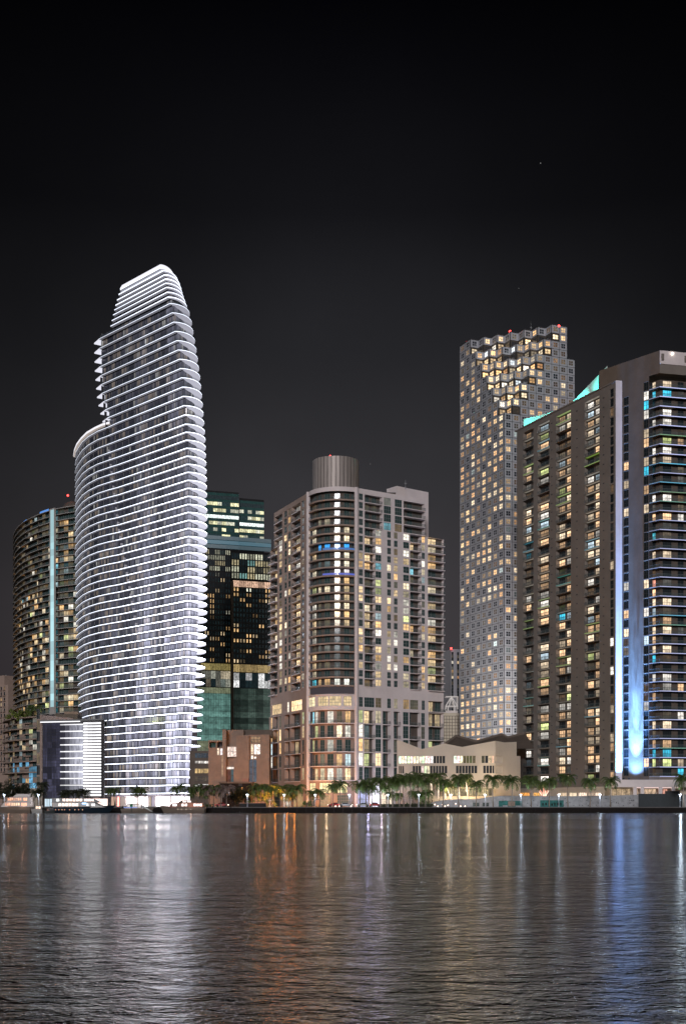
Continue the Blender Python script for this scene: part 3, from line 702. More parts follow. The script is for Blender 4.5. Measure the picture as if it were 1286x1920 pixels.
arcwall(wb, ro - .2, GZ, zbase - .3, [(a, b, za, zb, 4, 3) for a, b in ((.08, .26), (.36, .58), (.68, .84)) for za, zb in ((zbase - 4.5, zbase - 1),)], 'stucco_rose', lambda t: (1.5, 1.2, .62))
for a, b, c_ in ((.05, .28, .12), (.36, .58, .3), (.66, .90, .1)):
    pp = arc(ro - .2, 1, a, b); f = Fr(pp[0], pp[1]); window(M, f, .2, f.L - .2, GZ + .2, GZ + 4.2, .35, (c_, c_ * .8, c_ * .5), 6, 4, .12, 'stucco_rose', 'glass_teal')
# corner piers, roof and the white block above
for K, f in ((K1, fL2), (K2, fR)):
    wb.cyl(K[0], K[1], GZ, zpar + .1, .75, .75, 'stucco_white', 8)
wb.poly([K1 + (zpar - .5,), K2 + (zpar - .5,), fR.pt(U_A, 0)[:2] + (zpar - .5,), (fR.pt(U_A, 0)[0] - 4, 490, zpar - .5), fL2.pt(fL2.at(516), 0)[:2] + (zpar - .5,)], 'roof_grey')
E1 = fR.pt(U_A, 0); E2 = fR.pt(U_B, 0)
for za, zb_, e in ((z_step, zpar, E1), (GZ, z_step, E2)):
    wb.quad((e[0], e[1], za), (e[0] - 4, e[1] + 16, za), (e[0] - 4, e[1] + 16, zb_), (e[0], e[1], zb_), 'stucco_white')
wb.build('wall', M)
mb = MB(); fP = Fr(G(744, 486), G(803, 496)); z0, z1 = z_step, fP.zp(773, 917)
mb.fbox(fP, 0, fP.L, z0, z1, -6, 0, 'stucco_white', (0, 0, 0), True)
mb.build('penthouse', M)
# drum
mb = MB(); dx, dy = G(629.5, 478); dr = 8.6; zd0 = zpar - .6; zd1 = Zp(866, 478)
mb.cyl(dx, dy, zd0, zd0 + 2.6, dr - .5, dr - .5, 'frame_dark', 36)
for k in range(36):
    a, b = 2 * math.pi * k / 36 + .012, 2 * math.pi * (k + 1) / 36 - .012
    A_, B_ = (dx + dr * math.cos(a), dy + dr * math.sin(a)), (dx + dr * math.cos(b), dy + dr * math.sin(b))
    mb.quad(A_ + (zd0 + 2.4,), B_ + (zd0 + 2.4,), B_ + (zd1,), A_ + (zd1,), 'metal_drum')
mb.cyl(dx, dy, zd0 + 2.5, zd1 - .05, dr - .08, dr - .08, 'joint_dark', 36)
for k in range(3): mb.cyl(dx, dy, zd0 + .6 + k * .6, zd0 + .7 + k * .6, dr + .2, dr + .2, 'rail', 36)
mb.build('drum', M)
def beacon(root, x, y, z, r=.45, c=(6, .25, .2)):
    mb = MB(); mb.ball(x, y, z, r, 'led_soft', c, 6); mb.cyl(x, y, z - 1.5, z - r * .7, .08, .08, 'frame_dark', 5); mb.build('beacon', root)
beacon(M, G(619, 470)[0], 473, Zp(855, 473), .35)
# corner balconies of the right end (curved stack)
ex, ey = fR.pt(at(570), 0)[:2]
# ================================================================ office tower with the stepped sawtooth crown
S = thing('sawtooth_tower', 'tall white panelled office tower with square windows and stepped sawtooth top', 'office tower', G(945, 590) + (GZ,))
O = G(944.6, 576); ad_ = Vector((-.42, 1)).normalized(); bd_ = Vector((1, .45)).normalized()
k_ = (862 - CX) / F; tA = (k_ * O[1] - O[0]) / (ad_.x - k_ * ad_.y); ma = tA / 8; mbm = 4.2
zS = 222.5; dS = 3.62; TI = 2 * dS
wall = MB(); TILE = []
def gp(i, j): return (O[0] + ad_.x * ma * i + bd_.x * mbm * j, O[1] + ad_.y * ma * i + bd_.y * mbm * j)
def panel_cell(i, j, face, z, lit_p, pal=OFFI, hi=1.5, pm='panel_white'):
    """one wall panel with its four-pane window. face a: plane j, spans i..i+1; face b: plane i, spans j..j+1"""
    if face == 'a': f = Fr(gp(i + 1, j), gp(i, j))
    else: f = Fr(gp(i, j), gp(i, j + 1))
    L = f.L; g = .09; wx = L * (.225 if pm == 'panel_white' else .16); P = f.pt; wz0, wz1 = z + .78, z + dS - .66
    wall.quad(P(0, z, 0), P(L, z, 0), P(L, z + dS, 0), P(0, z + dS, 0), 'joint_dark')
    x0, x1 = wx, L - wx
    for (a, b, za, zb) in ((g, x0, z + g, z + dS - g), (x1, L - g, z + g, z + dS - g), (x0, x1, z + g, wz0), (x0, x1, wz1, z + dS - g)):
        wall.quad(P(a, za, .12), P(b, za, .12), P(b, zb, .12), P(a, zb, .12), pm)
    window(S, f, x0, x1, wz0, wz1, .03, room(lit_p, pal, .3, hi * 1.1, .45), 2, 2, .16 if face == 'b' else .2, pm, 'glass_office', proud=.085)
NB = 8
flr = int((zS - GZ) / dS)
litrow = {}
for n in range(flr):
    z = zS - (n + 1) * dS
    if z < Zp(1395, 590): break
    tier = max(0, 6 - n // 2)
    p = .58; 
    if n in (4, 5, 9, 10): p = .35
    if n in (15, 18, 21): p = .6
    if n % 7 == 3: p = .5
    if n > 44: p = .9
    elif n > 34: p = .22
    for i in range(tier, 8): panel_cell(i, 0, 'a', z, p if n > 2 else .15)
    if tier:
        for q in range(tier):                 # stair cells: i + j = tier
            i, j = q, tier - q
            panel_cell(i, j, 'a', z, .85 if n > 1 else .3, WARM, 2.2, 'panel_bronze_shade' if n % 2 else 'panel_white'); 
        for q in range(tier + 1):
            i, j = q, tier - q
            panel_cell(i, j, 'b', z, .9 if n > 1 else .4, WARM, 2.2, 'panel_bronze_shade' if n % 2 else 'panel_white')
    nb = NB + (0 if n < 4 else 1)
    for j in range(tier + 1, nb): panel_cell(0, j, 'b', z, .45 if n > 1 else .6)
    if not tier: panel_cell(0, 0, 'b', z, p)
    if tier and n % 2 == 0:                   # terraces left by the tier above
        for q in range(tier + 1):
            i, j = q, tier - q
            a, b, c_, d_ = gp(i, j), gp(i, j + 1), gp(i + 1, j + 1), gp(i + 1, j)
    if n % 2 == 0 and n // 2 >= 1 and 6 - n // 2 >= 0:
        tt = 6 - n // 2
        for q in range(tt + 1):
            i, j = q, tt - q; zt_ = z + dS
            wall.quad(gp(i, j) + (zt_,), gp(i, j + 1) + (zt_,), gp(i + 1, j + 1) + (zt_,), gp(i + 1, j) + (zt_,), 'roof_grey')
zbot = Zp(1395, 590)
bk = [gp(0, 0), gp(0, NB + 1), gp(4, NB + 1), gp(8, 4), gp(8, 0)]
wall.prism([gp(0.03, 0.03), gp(.03, NB), gp(4, NB), gp(8, 4), gp(7.97, 0.03)], GZ, zbot, 'stucco_rose')
top_poly = [gp(8, 0), gp(6, 0)]
for q in range(6, -1, -1): top_poly += [gp(q, 6 - q), gp(q, 7 - q)] if q else [gp(0, 6)]
pts_ = [gp(8, 0), gp(6, 0), gp(6, 1), gp(5, 1), gp(5, 2), gp(4, 2), gp(4, 3), gp(3, 3), gp(3, 4), gp(2, 4), gp(2, 5), gp(1, 5), gp(1, 6), gp(0, 6), gp(0, NB), gp(4, NB), gp(8, 4)]
cap = []
wall.prism([(x, y) for x, y in pts_], zS - .02, zS + .55, 'frame_dark')
for f_ in (Fr(gp(0, NB), gp(4, NB)), Fr(gp(0, NB + 1), gp(4, NB + 1)), Fr(gp(4, NB), gp(8, 4)), Fr(gp(8, 4), gp(8, 0))):
    wall.quad(f_.pt(0, zbot), f_.pt(f_.L, zbot), f_.pt(f_.L, zS if f_.A != gp(0, NB + 1) else zS - 4 * dS), f_.pt(0, zS if f_.A != gp(0, NB + 1) else zS - 4 * dS), 'panel_white')
wall.build('wall', S)
beacon(S, gp(6, .5)[0] - 3, gp(7, 1)[1], Zp(641, gp(7, 1)[1]), .45, (2.5, .1, .12)); beacon(S, gp(3, 3)[0], gp(3, 3)[1] + 1, Zp(620, gp(3, 3)[1]), .6)
beacon(S, G(1048, 578)[0], 579, Zp(611, 579), .5)
def mast(root, px, Y, z, h, r=.12):
    mb = MB(); x, y = G(px, Y); mb.tube([(x, y, z - .5), (x, y, z + h * .5), (x, y, z + h)], [r, r * .7, r * .4], 'frame_grey', 6); mb.box(x - .5, x + .5, y - .05, y + .05, z + h * .55, z + h * .6, 'frame_grey'); mb.build('antenna', root)
mast(S, 995, 600, zS, 6.5); mast(S, 930, 612, zS, 3); mast(M, 633, 478, zd1, 2.5); mast(M, 760, 488, Zp(917, 490), 3)
def plant(root, px, Y, z, w_, d_, h):
    x, y = G(px, Y); mb = MB(); mb.box(x - w_ / 2, x + w_ / 2, y, y + d_, z, z + h, 'stucco_shade'); mb.box(x - w_ / 2 - .15, x + w_ / 2 + .15, y - .15, y + d_ + .15, z + h, z + h + .15, 'roof_grey')
    for k in range(5): mb.box(x - w_ / 2 + .2, x + w_ / 2 - .2, y - .06, y, z + .3 + k * (h - .5) / 5, z + .42 + k * (h - .5) / 5, 'frame_grey')
    mb.build('plant_room', root)
plant(M, 731, 474, zpar - .4, 4, 5, 2.2); plant(M, 700, 470, zpar - .4, 2.5, 3, 1.2)
# ================================================================ brown apartment block with the blue light column (right edge)
W = thing('slab_tower', 'broad brown apartment block at the right edge with teal rooftop sails and blue uplit corner', 'apartment tower', G(1150, 480) + (GZ,))
M_cur = W
wb = MB()
pN, pF = G(1153.5, 455), G(968.5, 515.5)
fW = Fr(pF, pN); at = fW.at; fR_cur = fW; zW = 153.0; dW = 3.42
zb0 = fW.zp(985, 1478)
nfl = int((zW - 1.6 - zb0) / dW); zl = [zW - 1.6 - (k + 1) * dW for k in range(nfl)]
WP = [((1.0, .62, .34), 6), ((1.0, .78, .54), 5), ((1, .93, .84), 3), ((.7, .88, 1.0), 1.2), ((.8, .9, .35), .6), ((.06, .6, .85), .45)]
def wbalc(parts, p, phase):
    """recessed balcony bay. parts: door openings as fractions with their own odds"""
    def fn(a, b, za, zb, k):
        f = fW; P = f.pt; L = b - a; dep = 1.3; kk = nfl - 1 - k
        us = [0]
        for q0, q1, pp in parts: us += [q0, q1]
        us.append(1)
        any_ = 0
        for i in range(0, len(us), 2):
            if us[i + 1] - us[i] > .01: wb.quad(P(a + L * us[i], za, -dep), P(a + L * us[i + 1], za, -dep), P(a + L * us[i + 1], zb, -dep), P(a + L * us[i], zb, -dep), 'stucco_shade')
        for q0, q1, pp in parts:
            u0, u1 = a + L * q0, a + L * q1
            wb.quad(P(u0, zb - .5, -dep), P(u1, zb - .5, -dep), P(u1, zb, -dep), P(u0, zb, -dep), 'stucco_shade')
            c = room(pp, WP, .4, 1.9, .35); any_ += sum(c)
            window(W, f, u0, u1, za, zb - .5, -dep - .06, c, max(1, round((u1 - u0) / 1.3)), 2, .1, 'frame_dark', 'glass_dark')
        tint = None; s_ = (kk + phase) % 9
        if s_ in (4,) and R.random() < .75: tint = R.choice([(.10, .17, .02), (.02, .12, .16), (.12, .2, .03), (.02, .14, .12)])
        bl = MB(); bl.fbox(f, a - .02, b + .02, za - .32, za - .02, -.05, .18, 'led_soft' if tint else 'stucco_tan', tint or (0, 0, 0))
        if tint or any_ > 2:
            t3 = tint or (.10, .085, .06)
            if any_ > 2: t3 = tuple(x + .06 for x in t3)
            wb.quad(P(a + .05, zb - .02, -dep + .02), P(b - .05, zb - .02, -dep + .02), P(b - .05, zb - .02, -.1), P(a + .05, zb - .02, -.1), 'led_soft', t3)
        rl = MB(); rl.fbox(f, a, b, za + 1.0, za + 1.08, .06, .14, 'rail'); rl.quad(P(a, za, .1), P(b, za, .1), P(b, za + 1.0, .1), P(a, za + 1.0, .1), 'rail_glass')
        for q in range(4):
            x = a + L * q / 3; rl.fbox(f, x - .03, x + .03, za, za + 1.0, .06, .14, 'rail')
        item(W, 'balcony', bl, P((a + b) / 2, za + 1.5, .2), L, rl)
    return fn
def wwin(p, nx=1, gm='glass_dark'):
    def fn(a, b, za, zb, k): window(W, fR_cur, a, b, za, zb, -.3, room(p, WP, .4, 1.5, .1), nx, 2, .1, 'frame_dark', gm)
    return fn
bays = [(980.5, 999.5, ((.04, .5, .36), (.72, .98, .6)), 0), (1007.5, 1029.5, ((.02, .68, .68), (.8, .98, .4)), 2), (1042, 1069.5, ((.03, .42, .5), (.55, .98, .7)), 4), (1095.5, 1123, ((.03, .42, .55), (.55, .98, .7)), 7)]
cols = [(at(a), at(b), [(z, z + dW - .35) for z in zl], wbalc(pr, 0, ph), 1.3) for a, b, pr, ph in bays]
cols.append((at(1142.5), at(1149.5), [(z + .3, z + dW - .25) for z in zl], wwin(.2), .3))
UL = at(1153.5)
facade(W, wb, fW, 0, UL, zb0, zW, cols, 'stucco_tan')
# small vents on the piers
for k, z in enumerate(zl):
    for px in (1034, 1081, 1131):
        u = at(px); wb.fbox(fW, u - .35, u + .35, z + 1.2, z + 1.5, 0, .12, 'frame_dark')
# lower strip with shops
facade(W, wb, fW, 0, UL, GZ, zb0, [(at(a), at(b), [(GZ + .1, fW.zp((a + b) / 2, 1486))], (lambda c: (lambda a_, b_, za, zb, k: window(W, fW, a_, b_, za, zb, -.5, c, max(2, int((b_ - a_) / 1.2)), 2, .12, 'frame_white', 'glass_office')))(c), .5)
    for a, b, c in ((972, 992, (1.0, .42, .08)), (998, 1012, (1.0, .5, .12)), (1045, 1062, (.75, .55, .36)), (1066, 1080, (1.2, .95, .65)), (1083, 1099, (1.4, 1.1, .85)), (1102, 1112, (.5, .36, .25)), (1114, 1126, (1.3, 1.0, .75)), (1130, 1150, (.45, .34, .25)))], 'cream_wall')
# end fin and return
fe = Fr(pN, G(1165.5, 455.5)); wb.fbox(fe, 0, fe.L, GZ + 4.0, zW + .5, -14, 0, 'stucco_white', (0, 0, 0), True)
wb.fbox(fW, -1.2, fW.L, zW, zW + .5, -.8, .25, 'stucco_tan', (0, 0, 0), True)
pts = [pF, pN, G(1163, 470), G(985, 530)]
wb.poly([p + (zW - .6,) for p in pts], 'roof_grey')
wb.quad(pF + (GZ,), G(985, 530) + (GZ,), G(985, 530) + (zW,), pF + (zW,), 'stucco_tan')
# main body behind
C0 = G(1236, 447); dB = Vector((-.80, 1)).normalized()
C1 = (C0[0] + dB.x * 27, C0[1] + dB.y * 27); fB = Fr(C1, C0); C2 = G(1345, 452.5); fC = Fr(C0, C2)
zB = Zp(657, 447); zBt = Zp(699, 447); dF = 3.32; zz0 = Zp(849, 447)
lv = [zz0 + dF * k for k in range(8, -40, -1)]; lv = [z for z in lv if z > Zp(1463, 447) + .3 and z < zBt - 2.2]
at = fB.at; fR_cur = fB; ub = at(1216); uw0, uw1 = at(1205.5), at(1215)
facade(W, wb, fB, 0, ub, lv[-1] - 2.0, zB, [(at(1168), at(1177.5), [(z + .35, z + dF - .15) for z in lv[1:]], wwin(.16, 2), .3),
    (uw0, uw1, [(z, z + dF - .3) for z in lv], wwin(.35, 2), .3)], 'stucco_brown')
# body below & above the balconies
wb.quad(fB.pt(ub, zBt), fB.pt(fB.L, zBt), fB.pt(fB.L, zB), fB.pt(ub, zB), 'stucco_brown')
wb.fbox(fC, 0, fC.L, zBt + 3.2, zB, -3, .15, 'stucco_white', (0, 0, 0), True); wb.fbox(fC, 0, fC.L, zBt, zBt + 3.2, -3, -.1, 'stucco_tan', (0, 0, 0), True)
for px in (1238.5, 1282): u = fC.at(px); wb.fbox(fC, u, u + .9, zBt + 4.4, zBt + 6.6, .1, .6, 'stucco_tan')
zlo = lv[-1]
wb.fbox(fB, ub, fB.L, zlo - 2, zlo - .3, -3, 0, 'stucco_tan'); wb.fbox(fC, 0, fC.L, zlo - 2, zlo - .3, -3, 0, 'stucco_tan')
for z in (zB,): wb.poly([C1 + (z - .3,), C0 + (z - .3,), C2 + (z - .3,), (C2[0], 480, z - .3), (C1[0] + 4, 480, z - .3)], 'roof_grey')
wb.quad(C1 + (zW,), (C1[0] + 2, 480, zW), (C1[0] + 2, 480, zB), C1 + (zB,), 'stucco_tan')
# balcony ribbons wrapping the corner
ins = 1.9
def off(f, u, d): return f.pt(u, 0, d)[:2]
Pa, Pb, Pc = off(fB, ub, 0), C0, off(fC, fC.L, 0)
Ia, Ic = off(fB, ub, -ins), off(fC, fC.L, -ins)
# inner corner = intersection of the inset lines
def isect(f1, f2, d):
    x1, y1, _ = f1.pt(0, 0, d); x2, y2, _ = f2.pt(0, 0, d); den = f1.ux * f2.uy - f1.uy * f2.ux
    t = ((x2 - x1) * f2.uy - (y2 - y1) * f2.ux) / den; return (x1 + f1.ux * t, y1 + f1.uy * t)
Ib = isect(fB, fC, -ins); fBi = Fr(Ia, Ib); fCi = Fr(Ib, Ic)
for k, z in enumerate(lv):
    tint = (.50, .55, .95)
    if k in (5, 11): tint = (.10, .28, .12)
    if k in (8, 10, 24): tint = (.03, .45, .7)
    dimk = 1.0 if k < 9 else .7
    if k % 13 == 12: tint = (.05, .3, .2)
    tint = tuple(x * dimk for x in tint)
    bl = MB()
    for (a, b, c_, d_) in ((Pa, Pb, Ib, Ia), (Pb, Pc, Ic, Ib)):
        e = tint if a is Pb else tuple(x * .22 for x in tint)
        bl.quad(a + (z - .28,), b + (z - .28,), b + (z,), a + (z,), 'led_soft', e); bl.quad(d_ + (z - .28,), c_ + (z - .28,), b + (z - .28,), a + (z - .28,), 'stucco_shade'); bl.quad(a + (z,), b + (z,), c_ + (z,), d_ + (z,), 'stucco_shade')
    rl = MB()
    for f in (Fr(Pa, Pb), Fr(Pb, Pc)):
        rl.quad(f.pt(0, z, -.08), f.pt(f.L, z, -.08), f.pt(f.L, z + 1.0, -.08), f.pt(0, z + 1.0, -.08), 'rail_glass'); rl.fbox(f, 0, f.L, z + 1.0, z + 1.07, -.12, -.05, 'rail')
    item(W, 'balcony', bl, Pb + (z + 1.5,), 60, rl)
    zt_ = z + dF - .28
    lit_run = R.random() < .55; c1 = room(.95, WP, .7, 1.7) if lit_run else room(.05, WP)
    if k == 16: c1 = (.1, .6, .75)
    if k == 21: c1 = (1.3, .5, .35)
    # wall + windows on the side and on the front
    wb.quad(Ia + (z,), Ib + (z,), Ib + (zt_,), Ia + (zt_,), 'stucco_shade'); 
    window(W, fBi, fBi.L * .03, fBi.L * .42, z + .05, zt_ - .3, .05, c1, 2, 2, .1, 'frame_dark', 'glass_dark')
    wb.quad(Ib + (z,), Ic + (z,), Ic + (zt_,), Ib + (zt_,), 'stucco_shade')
    for a, b, p in ((1240, 1256, .5), (1268, 1279, .2)):
        u0, u1 = fCi.at(a + 1.5), fCi.at(b + 1.5)
        window(W, fCi, u0, u1, z + .05, zt_ - .35, .05, (c1 if lit_run and R.random() < .8 and a == 1240 else room(p * .5, WP)), 4 if a == 1240 else 2, 2, .1, 'frame_dark', 'glass_dark')
    window(W, fCi, fCi.at(1292), fCi.at(1310), z + .05, zt_ - .35, .05, room(.3, WP), 4, 2, .1, 'frame_dark', 'glass_dark')
# podium
zp = Zp(1462, 447); za = Zp(1476, 447)
fp = Fr(G(1150, 446), G(1345, 446)); 
wb.fbox(fp, 0, fp.L, za, zp, -20, 0, 'stucco_white', (0, 0, 0), True)
for px in (1190, 1204, 1238, 1262, 1300): u = fp.at(px); wb.fbox(fp, u - .6, u + .6, GZ, za, -1.4, -.3, 'stucco_white')
wb.fbox(fp, 0, fp.L, GZ, za, -20, -5.5, 'cream_wall')
for k, (a, b, c) in enumerate([(1152, 1188, (.42, .30, .18)), (1192, 1202, (.5, .35, .25)), (1206, 1236, (.6, .42, .28)), (1240, 1258, (.65, .3, .22))]):
    window(W, fp, fp.at(a), fp.at(b), GZ + .3, za - .5, -5.4, c, 4, 2, .15, 'frame_dark', 'glass_office')
wb.build('wall', W)
mb = MB(); mb.fbox(fp, fp.at(1188), fp.at(1275), za - .32, za - .02, -1.3, -.4, 'led', (.85, .6, .55)); mb.build('soffit_light', W)
# sails
for pts_ in ([(1136, 686, 466), (1136, 745, 466), (1068, 772, 484), (1070, 754, 484)], [(1038, 771, 497), (1036, 798, 497), (979, 815, 514), (979, 786, 514)]):
    mb = MB(); a, b, c_, d_ = [Vector(G(px + 2, Y + 11) + (Zp(py, Y + 11),)) for px, py, Y in pts_]; nrm_ = Vector((.5, 1, 0)).normalized() * .5
    mb.quad(*[tuple(v) for v in (a, b, c_, d_)], 'stucco_white'); mb.quad(*[tuple(v + nrm_) for v in (d_, c_, b, a)], 'stucco_white')
    mb.quad(tuple(a), tuple(d_), tuple(d_ + nrm_), tuple(a + nrm_), 'stucco_white'); mb.quad(tuple(a), tuple(a + nrm_), tuple(b + nrm_), tuple(b), 'stucco_white'); mb.build('rooftop_sail', W)
    m_ = (a + b + c_ + d_) / 4; q = m_ + Vector((-3.4, -4.5, -1.2))
    mb = MB(); mb.tube([tuple(b + Vector((-1, -1.2, 3.4))), tuple(b.lerp(c_, .8) + Vector((-.5, -1, 3.0)))], .09, 'led_soft', c=(1.5, 3, 2.6)); mb.build('light_bar', W)
    for s in (.15, .4, .65, .9):
        p = b.lerp(c_, s) + Vector((-1.5, -5.5, 3.2)); spot('sail_light', p, m_.lerp((a + b) / 2 if s < .5 else (c_ + d_) / 2, .6) + Vector((0, 0, 1)), 3200, (.05, 1.0, .80), 120, 1.0, .3)
mb = MB(); u = fC.at(1259); mb.ball(*fC.pt(u, Zp(663.5, 448), .5), .42, 'led_soft', (5, 4.6, 4), 6); mb.build('floodlight', W)
# blue uplights in their housings
for i, (px, dz_, pw_, tgt, deg) in enumerate([(1192, 0, 500000, 10, 120), (1192, 0, 7000000, 30, 46), (1192, 0, 20000000, 55, 20), (1159.5, -2, 300000, 10, 100), (1159.5, -2, 1500000, 22, 36), (1159.5, -2, 13000000, 60, 13)]):
    f = fB if px > 1170 else fe; u = f.at(px); dd = 4.0 if px > 1170 else 4.0
    loc = f.pt(u, zp + 1.1, dd); s = spot('blue_uplight', loc, f.pt(u, loc[2] + tgt, 0), pw_ * .11, (.14, .38, 1.0), deg, 1.0, .25)
    if px > 1170:
        l = s.data; l.use_nodes = True; nt = l.node_tree; N = nt.nodes; Lk = nt.links; em = N['Emission']
        g = N.new('ShaderNodeNewGeometry'); vm = N.new('ShaderNodeVectorMath'); vm.operation = 'MULTIPLY'; vm.inputs[1].default_value = (14, 50, 50)
        tcn = N.new('ShaderNodeTexCoord'); Lk.new(tcn.outputs['Normal'], vm.inputs[0])
        nz = N.new('ShaderNodeTexNoise'); nz.inputs['Scale'].default_value = 2.2; nz.inputs['Detail'].default_value = 4; nz.inputs['Distortion'].default_value = 1.2; Lk.new(vm.outputs[0], nz.inputs['Vector'])
        mr = N.new('ShaderNodeMapRange'); mr.inputs['From Min'].default_value = .42; mr.inputs['From Max'].default_value = .6; mr.inputs['To Min'].default_value = .35; mr.inputs['To Max'].default_value = 1.5; Lk.new(nz.outputs['Fac'], mr.inputs['Value'])
        Lk.new(mr.outputs[0], em.inputs['Strength'])
    if i in (0, 3):
        mb = MB(); x, y, z = loc; mb.cyl(x, y, z - .9, z - .35, .35, .5, 'frame_dark', 10); mb.build('uplight', W)

# ================================================================ dark green glass tower
T = thing('glass_tower', 'dark green glass tower standing half hidden behind the glowing white sail tower', 'glass tower', G(440, 760) + (GZ,))
wb = MB(); f1 = Fr(G(376, 745), G(448, 752)); f2 = Fr(G(449.5, 756), G(495, 761)); f3 = Fr(G(433, 740), G(508, 748))
def glazing(f, u0, u1, z0, z1, nu, nz_, cf, gm='glass_green', nx=1, fw=.14, sub=1):
    for i in range(nu):
        for j in range(nz_):
            a, b = u0 + (u1 - u0) * i / nu, u0 + (u1 - u0) * (i + 1) / nu; y, z = z0 + (z1 - z0) * j / nz_, z0 + (z1 - z0) * (j + 1) / nz_
            cc_ = cf(i, j, nu, nz_); g_ = R.uniform(.4, 1.6); cc_ = (.006 * g_, .013 * g_, .015 * g_) if sum(cc_) == 0 else cc_; window(T, f, a, b, y, z, .02, cc_, nx, sub, fw, 'frame_dark', gm)  # unlit panes glow faintly: ambient tint put into their colour
Z = lambda f, py: f.zp(440, py)
wb.prism([f1.pt(0, 0)[:2], f1.pt(f1.L, 0)[:2], G(448, 785), G(380, 785)], GZ, Z(f1, 923), 'joint_dark')
wb.prism([f2.pt(0, 0)[:2], f2.pt(f2.L, 0)[:2], G(492, 785), G(452, 785)], GZ, Z(f2, 933), 'joint_dark')
wb.prism([f3.pt(0, 0)[:2], f3.pt(f3.L, 0)[:2], G(506, 780), G(440, 780)], GZ, Z(f3, 1032), 'joint_dark')
def office(i, j, nu, nz_):
    k = nz_ - 1 - j
    if k in (0,): return (.01, .02, .02)
    x = R.random(); c = (1.3, 1.25, .75) if x < .5 else (1.1, 1.1, .85)
    if k == 3: return (1.2, 1.35, 1.3)
    if R.random() < (.8 if k in (1, 2, 4) else .35): e = R.uniform(.35, .95); return tuple(v * e for v in c)
    return (.01, .03, .03)
for f, y0 in ((f1, 926), (f2, 937)):
    n_ = 7
    for k in range(n_):
        za, zb = Z(f, y0 + 12 * (k + 1)), Z(f, y0 + 12 * k); mid_ = za + (zb - za) * .55
        for i in range(9 if f is f1 else 6):
            nn = 9 if f is f1 else 6; a, b = f.L * i / nn, f.L * (i + 1) / nn
            window(T, f, a, b, za, mid_, .02, office(i, n_ - 1 - k, nn, n_), 2, 1, .1, 'frame_dark', 'glass_office')
            window(T, f, a, b, mid_, zb, .02, (.008, .02, .02), 2, 1, .1, 'frame_dark', 'glass_green', part='spandrel')
ztb, zta = Z(f1, 1032), Z(f1, 1010)
mb = MB()
for f, px0, px1 in ((f1, 376, 448), (f3, 448, 508)):
    u0, u1 = f.at(px0), f.at(px1)
    for k in range(3):
        e = (.006, .04, .055) if k != 1 else (.012, .09, .13)
        mb.fbox(f, u0, u1, Z(f, 1030 - 8 * k), Z(f, 1023 - 8 * k), 0, .3 + .2 * k, 'led_soft', e)
mb.build('lit_band', T)
HP = [((1.0, .62, .28), 6), ((1.0, .75, .45), 3), ((.95, .95, .75), 2)]
def hotel(p, pal=HP):
    def cf(i, j, nu, nz_): return room(p, pal, .35, 1.1, .06)
    return cf
glazing(f1, f1.at(383), f1.at(432.5), Z(f1, 1073), Z(f1, 1032), 5, 4, lambda i, j, a, b: room(.62, [((.95, .95, .7), 3), ((.4, .8, .75), 1), ((1, .85, .5), 2)], .3, .9), 'glass_office', 3, .7)
glazing(f3, f3.at(434), f3.at(508), Z(f3, 1085), Z(f3, 1036), 5, 4, lambda i, j, a, b: room(.55, [((.95, .95, .7), 3), ((.4, .8, .75), .6), ((1, .85, .5), 2)], .3, .9), 'glass_office', 3, .7)
glazing(f1, f1.at(383), f1.at(432.5), Z(f1, 1244), Z(f1, 1074), 5, 17, lambda i, j, a, b: room(.30 if i != 4 else .5, HP, .35, 1.0, .06), 'glass_office', 2, 1.1)
glazing(f3, f3.at(437), f3.at(508), Z(f3, 1100), Z(f3, 1088), 6, 1, lambda i, j, a, b: (lambda g: (.95 * g, .6 * g, .42 * g))(R.uniform(.4, 1.2)), 'glass_office', 3)
glazing(f3, f3.at(437), f3.at(508), Z(f3, 1244), Z(f3, 1100), 6, 15, hotel(.26), 'glass_office', 2, 1.1)
glazing(f1, f1.at(377), f1.at(432.5), Z(f1, 1258), Z(f1, 1245), 6, 1, lambda i, j, a, b: (lambda g: (.34 * g, .27 * g, .10 * g))(R.uniform(.5, 1.2)), 'glass_office', 3)
glazing(f3, f3.at(437), f3.at(508), Z(f3, 1260), Z(f3, 1245), 6, 1, lambda i, j, a, b: (lambda g: (.42 * g, .30 * g, .13 * g))(R.uniform(.5, 1.2)), 'glass_office', 4)
glazing(f1, f1.at(377), f1.at(432.5), Z(f1, 1289), Z(f1, 1259), 6, 2, lambda i, j, a, b: room(.5, COOL, .1, .5), 'glass_office', 2)
glazing(f3, f3.at(437), f3.at(508), Z(f3, 1289), Z(f3, 1261), 6, 2, lambda i, j, a, b: room(.5, [((.95, .95, .95), 1)], .3, 1.2), 'glass_office', 2)
glazing(f1, f1.at(370), f1.at(432.5), Z(f1, 1412), Z(f1, 1290), 5, 11, lambda i, j, a, b: (lambda g: tuple(v * g for v in ((.12, .25, .22) if j not in (0, 1, 10) else (.19, .21, .13))))((1, .85, .9, 1, .8)[i] * (.8, .9, 1.1, .7, 1, .85, 1.15, .8, 1, .9, 1)[j % 11] * R.uniform(.92, 1.05)), 'glass_green', 4)
glazing(f3, f3.at(437), f3.at(508), Z(f3, 1412), Z(f3, 1290), 5, 11, lambda i, j, a, b: (lambda g: tuple(v * g for v in (.10, .15, .125)))((.25, .5, .8, .45, .9)[i] * (1, .5, .9, .4, .8, .3, .9, .6, .35, .7, .5)[j % 11] * R.uniform(.7, 1.1)), 'glass_green', 4)
mb = MB(); mb.fbox(f3, f3.at(433), f3.at(437.5), GZ, Z(f3, 1090), 0, 1.0, 'roof_brown'); mb.build('pier', T)
wb.build('wall', T)
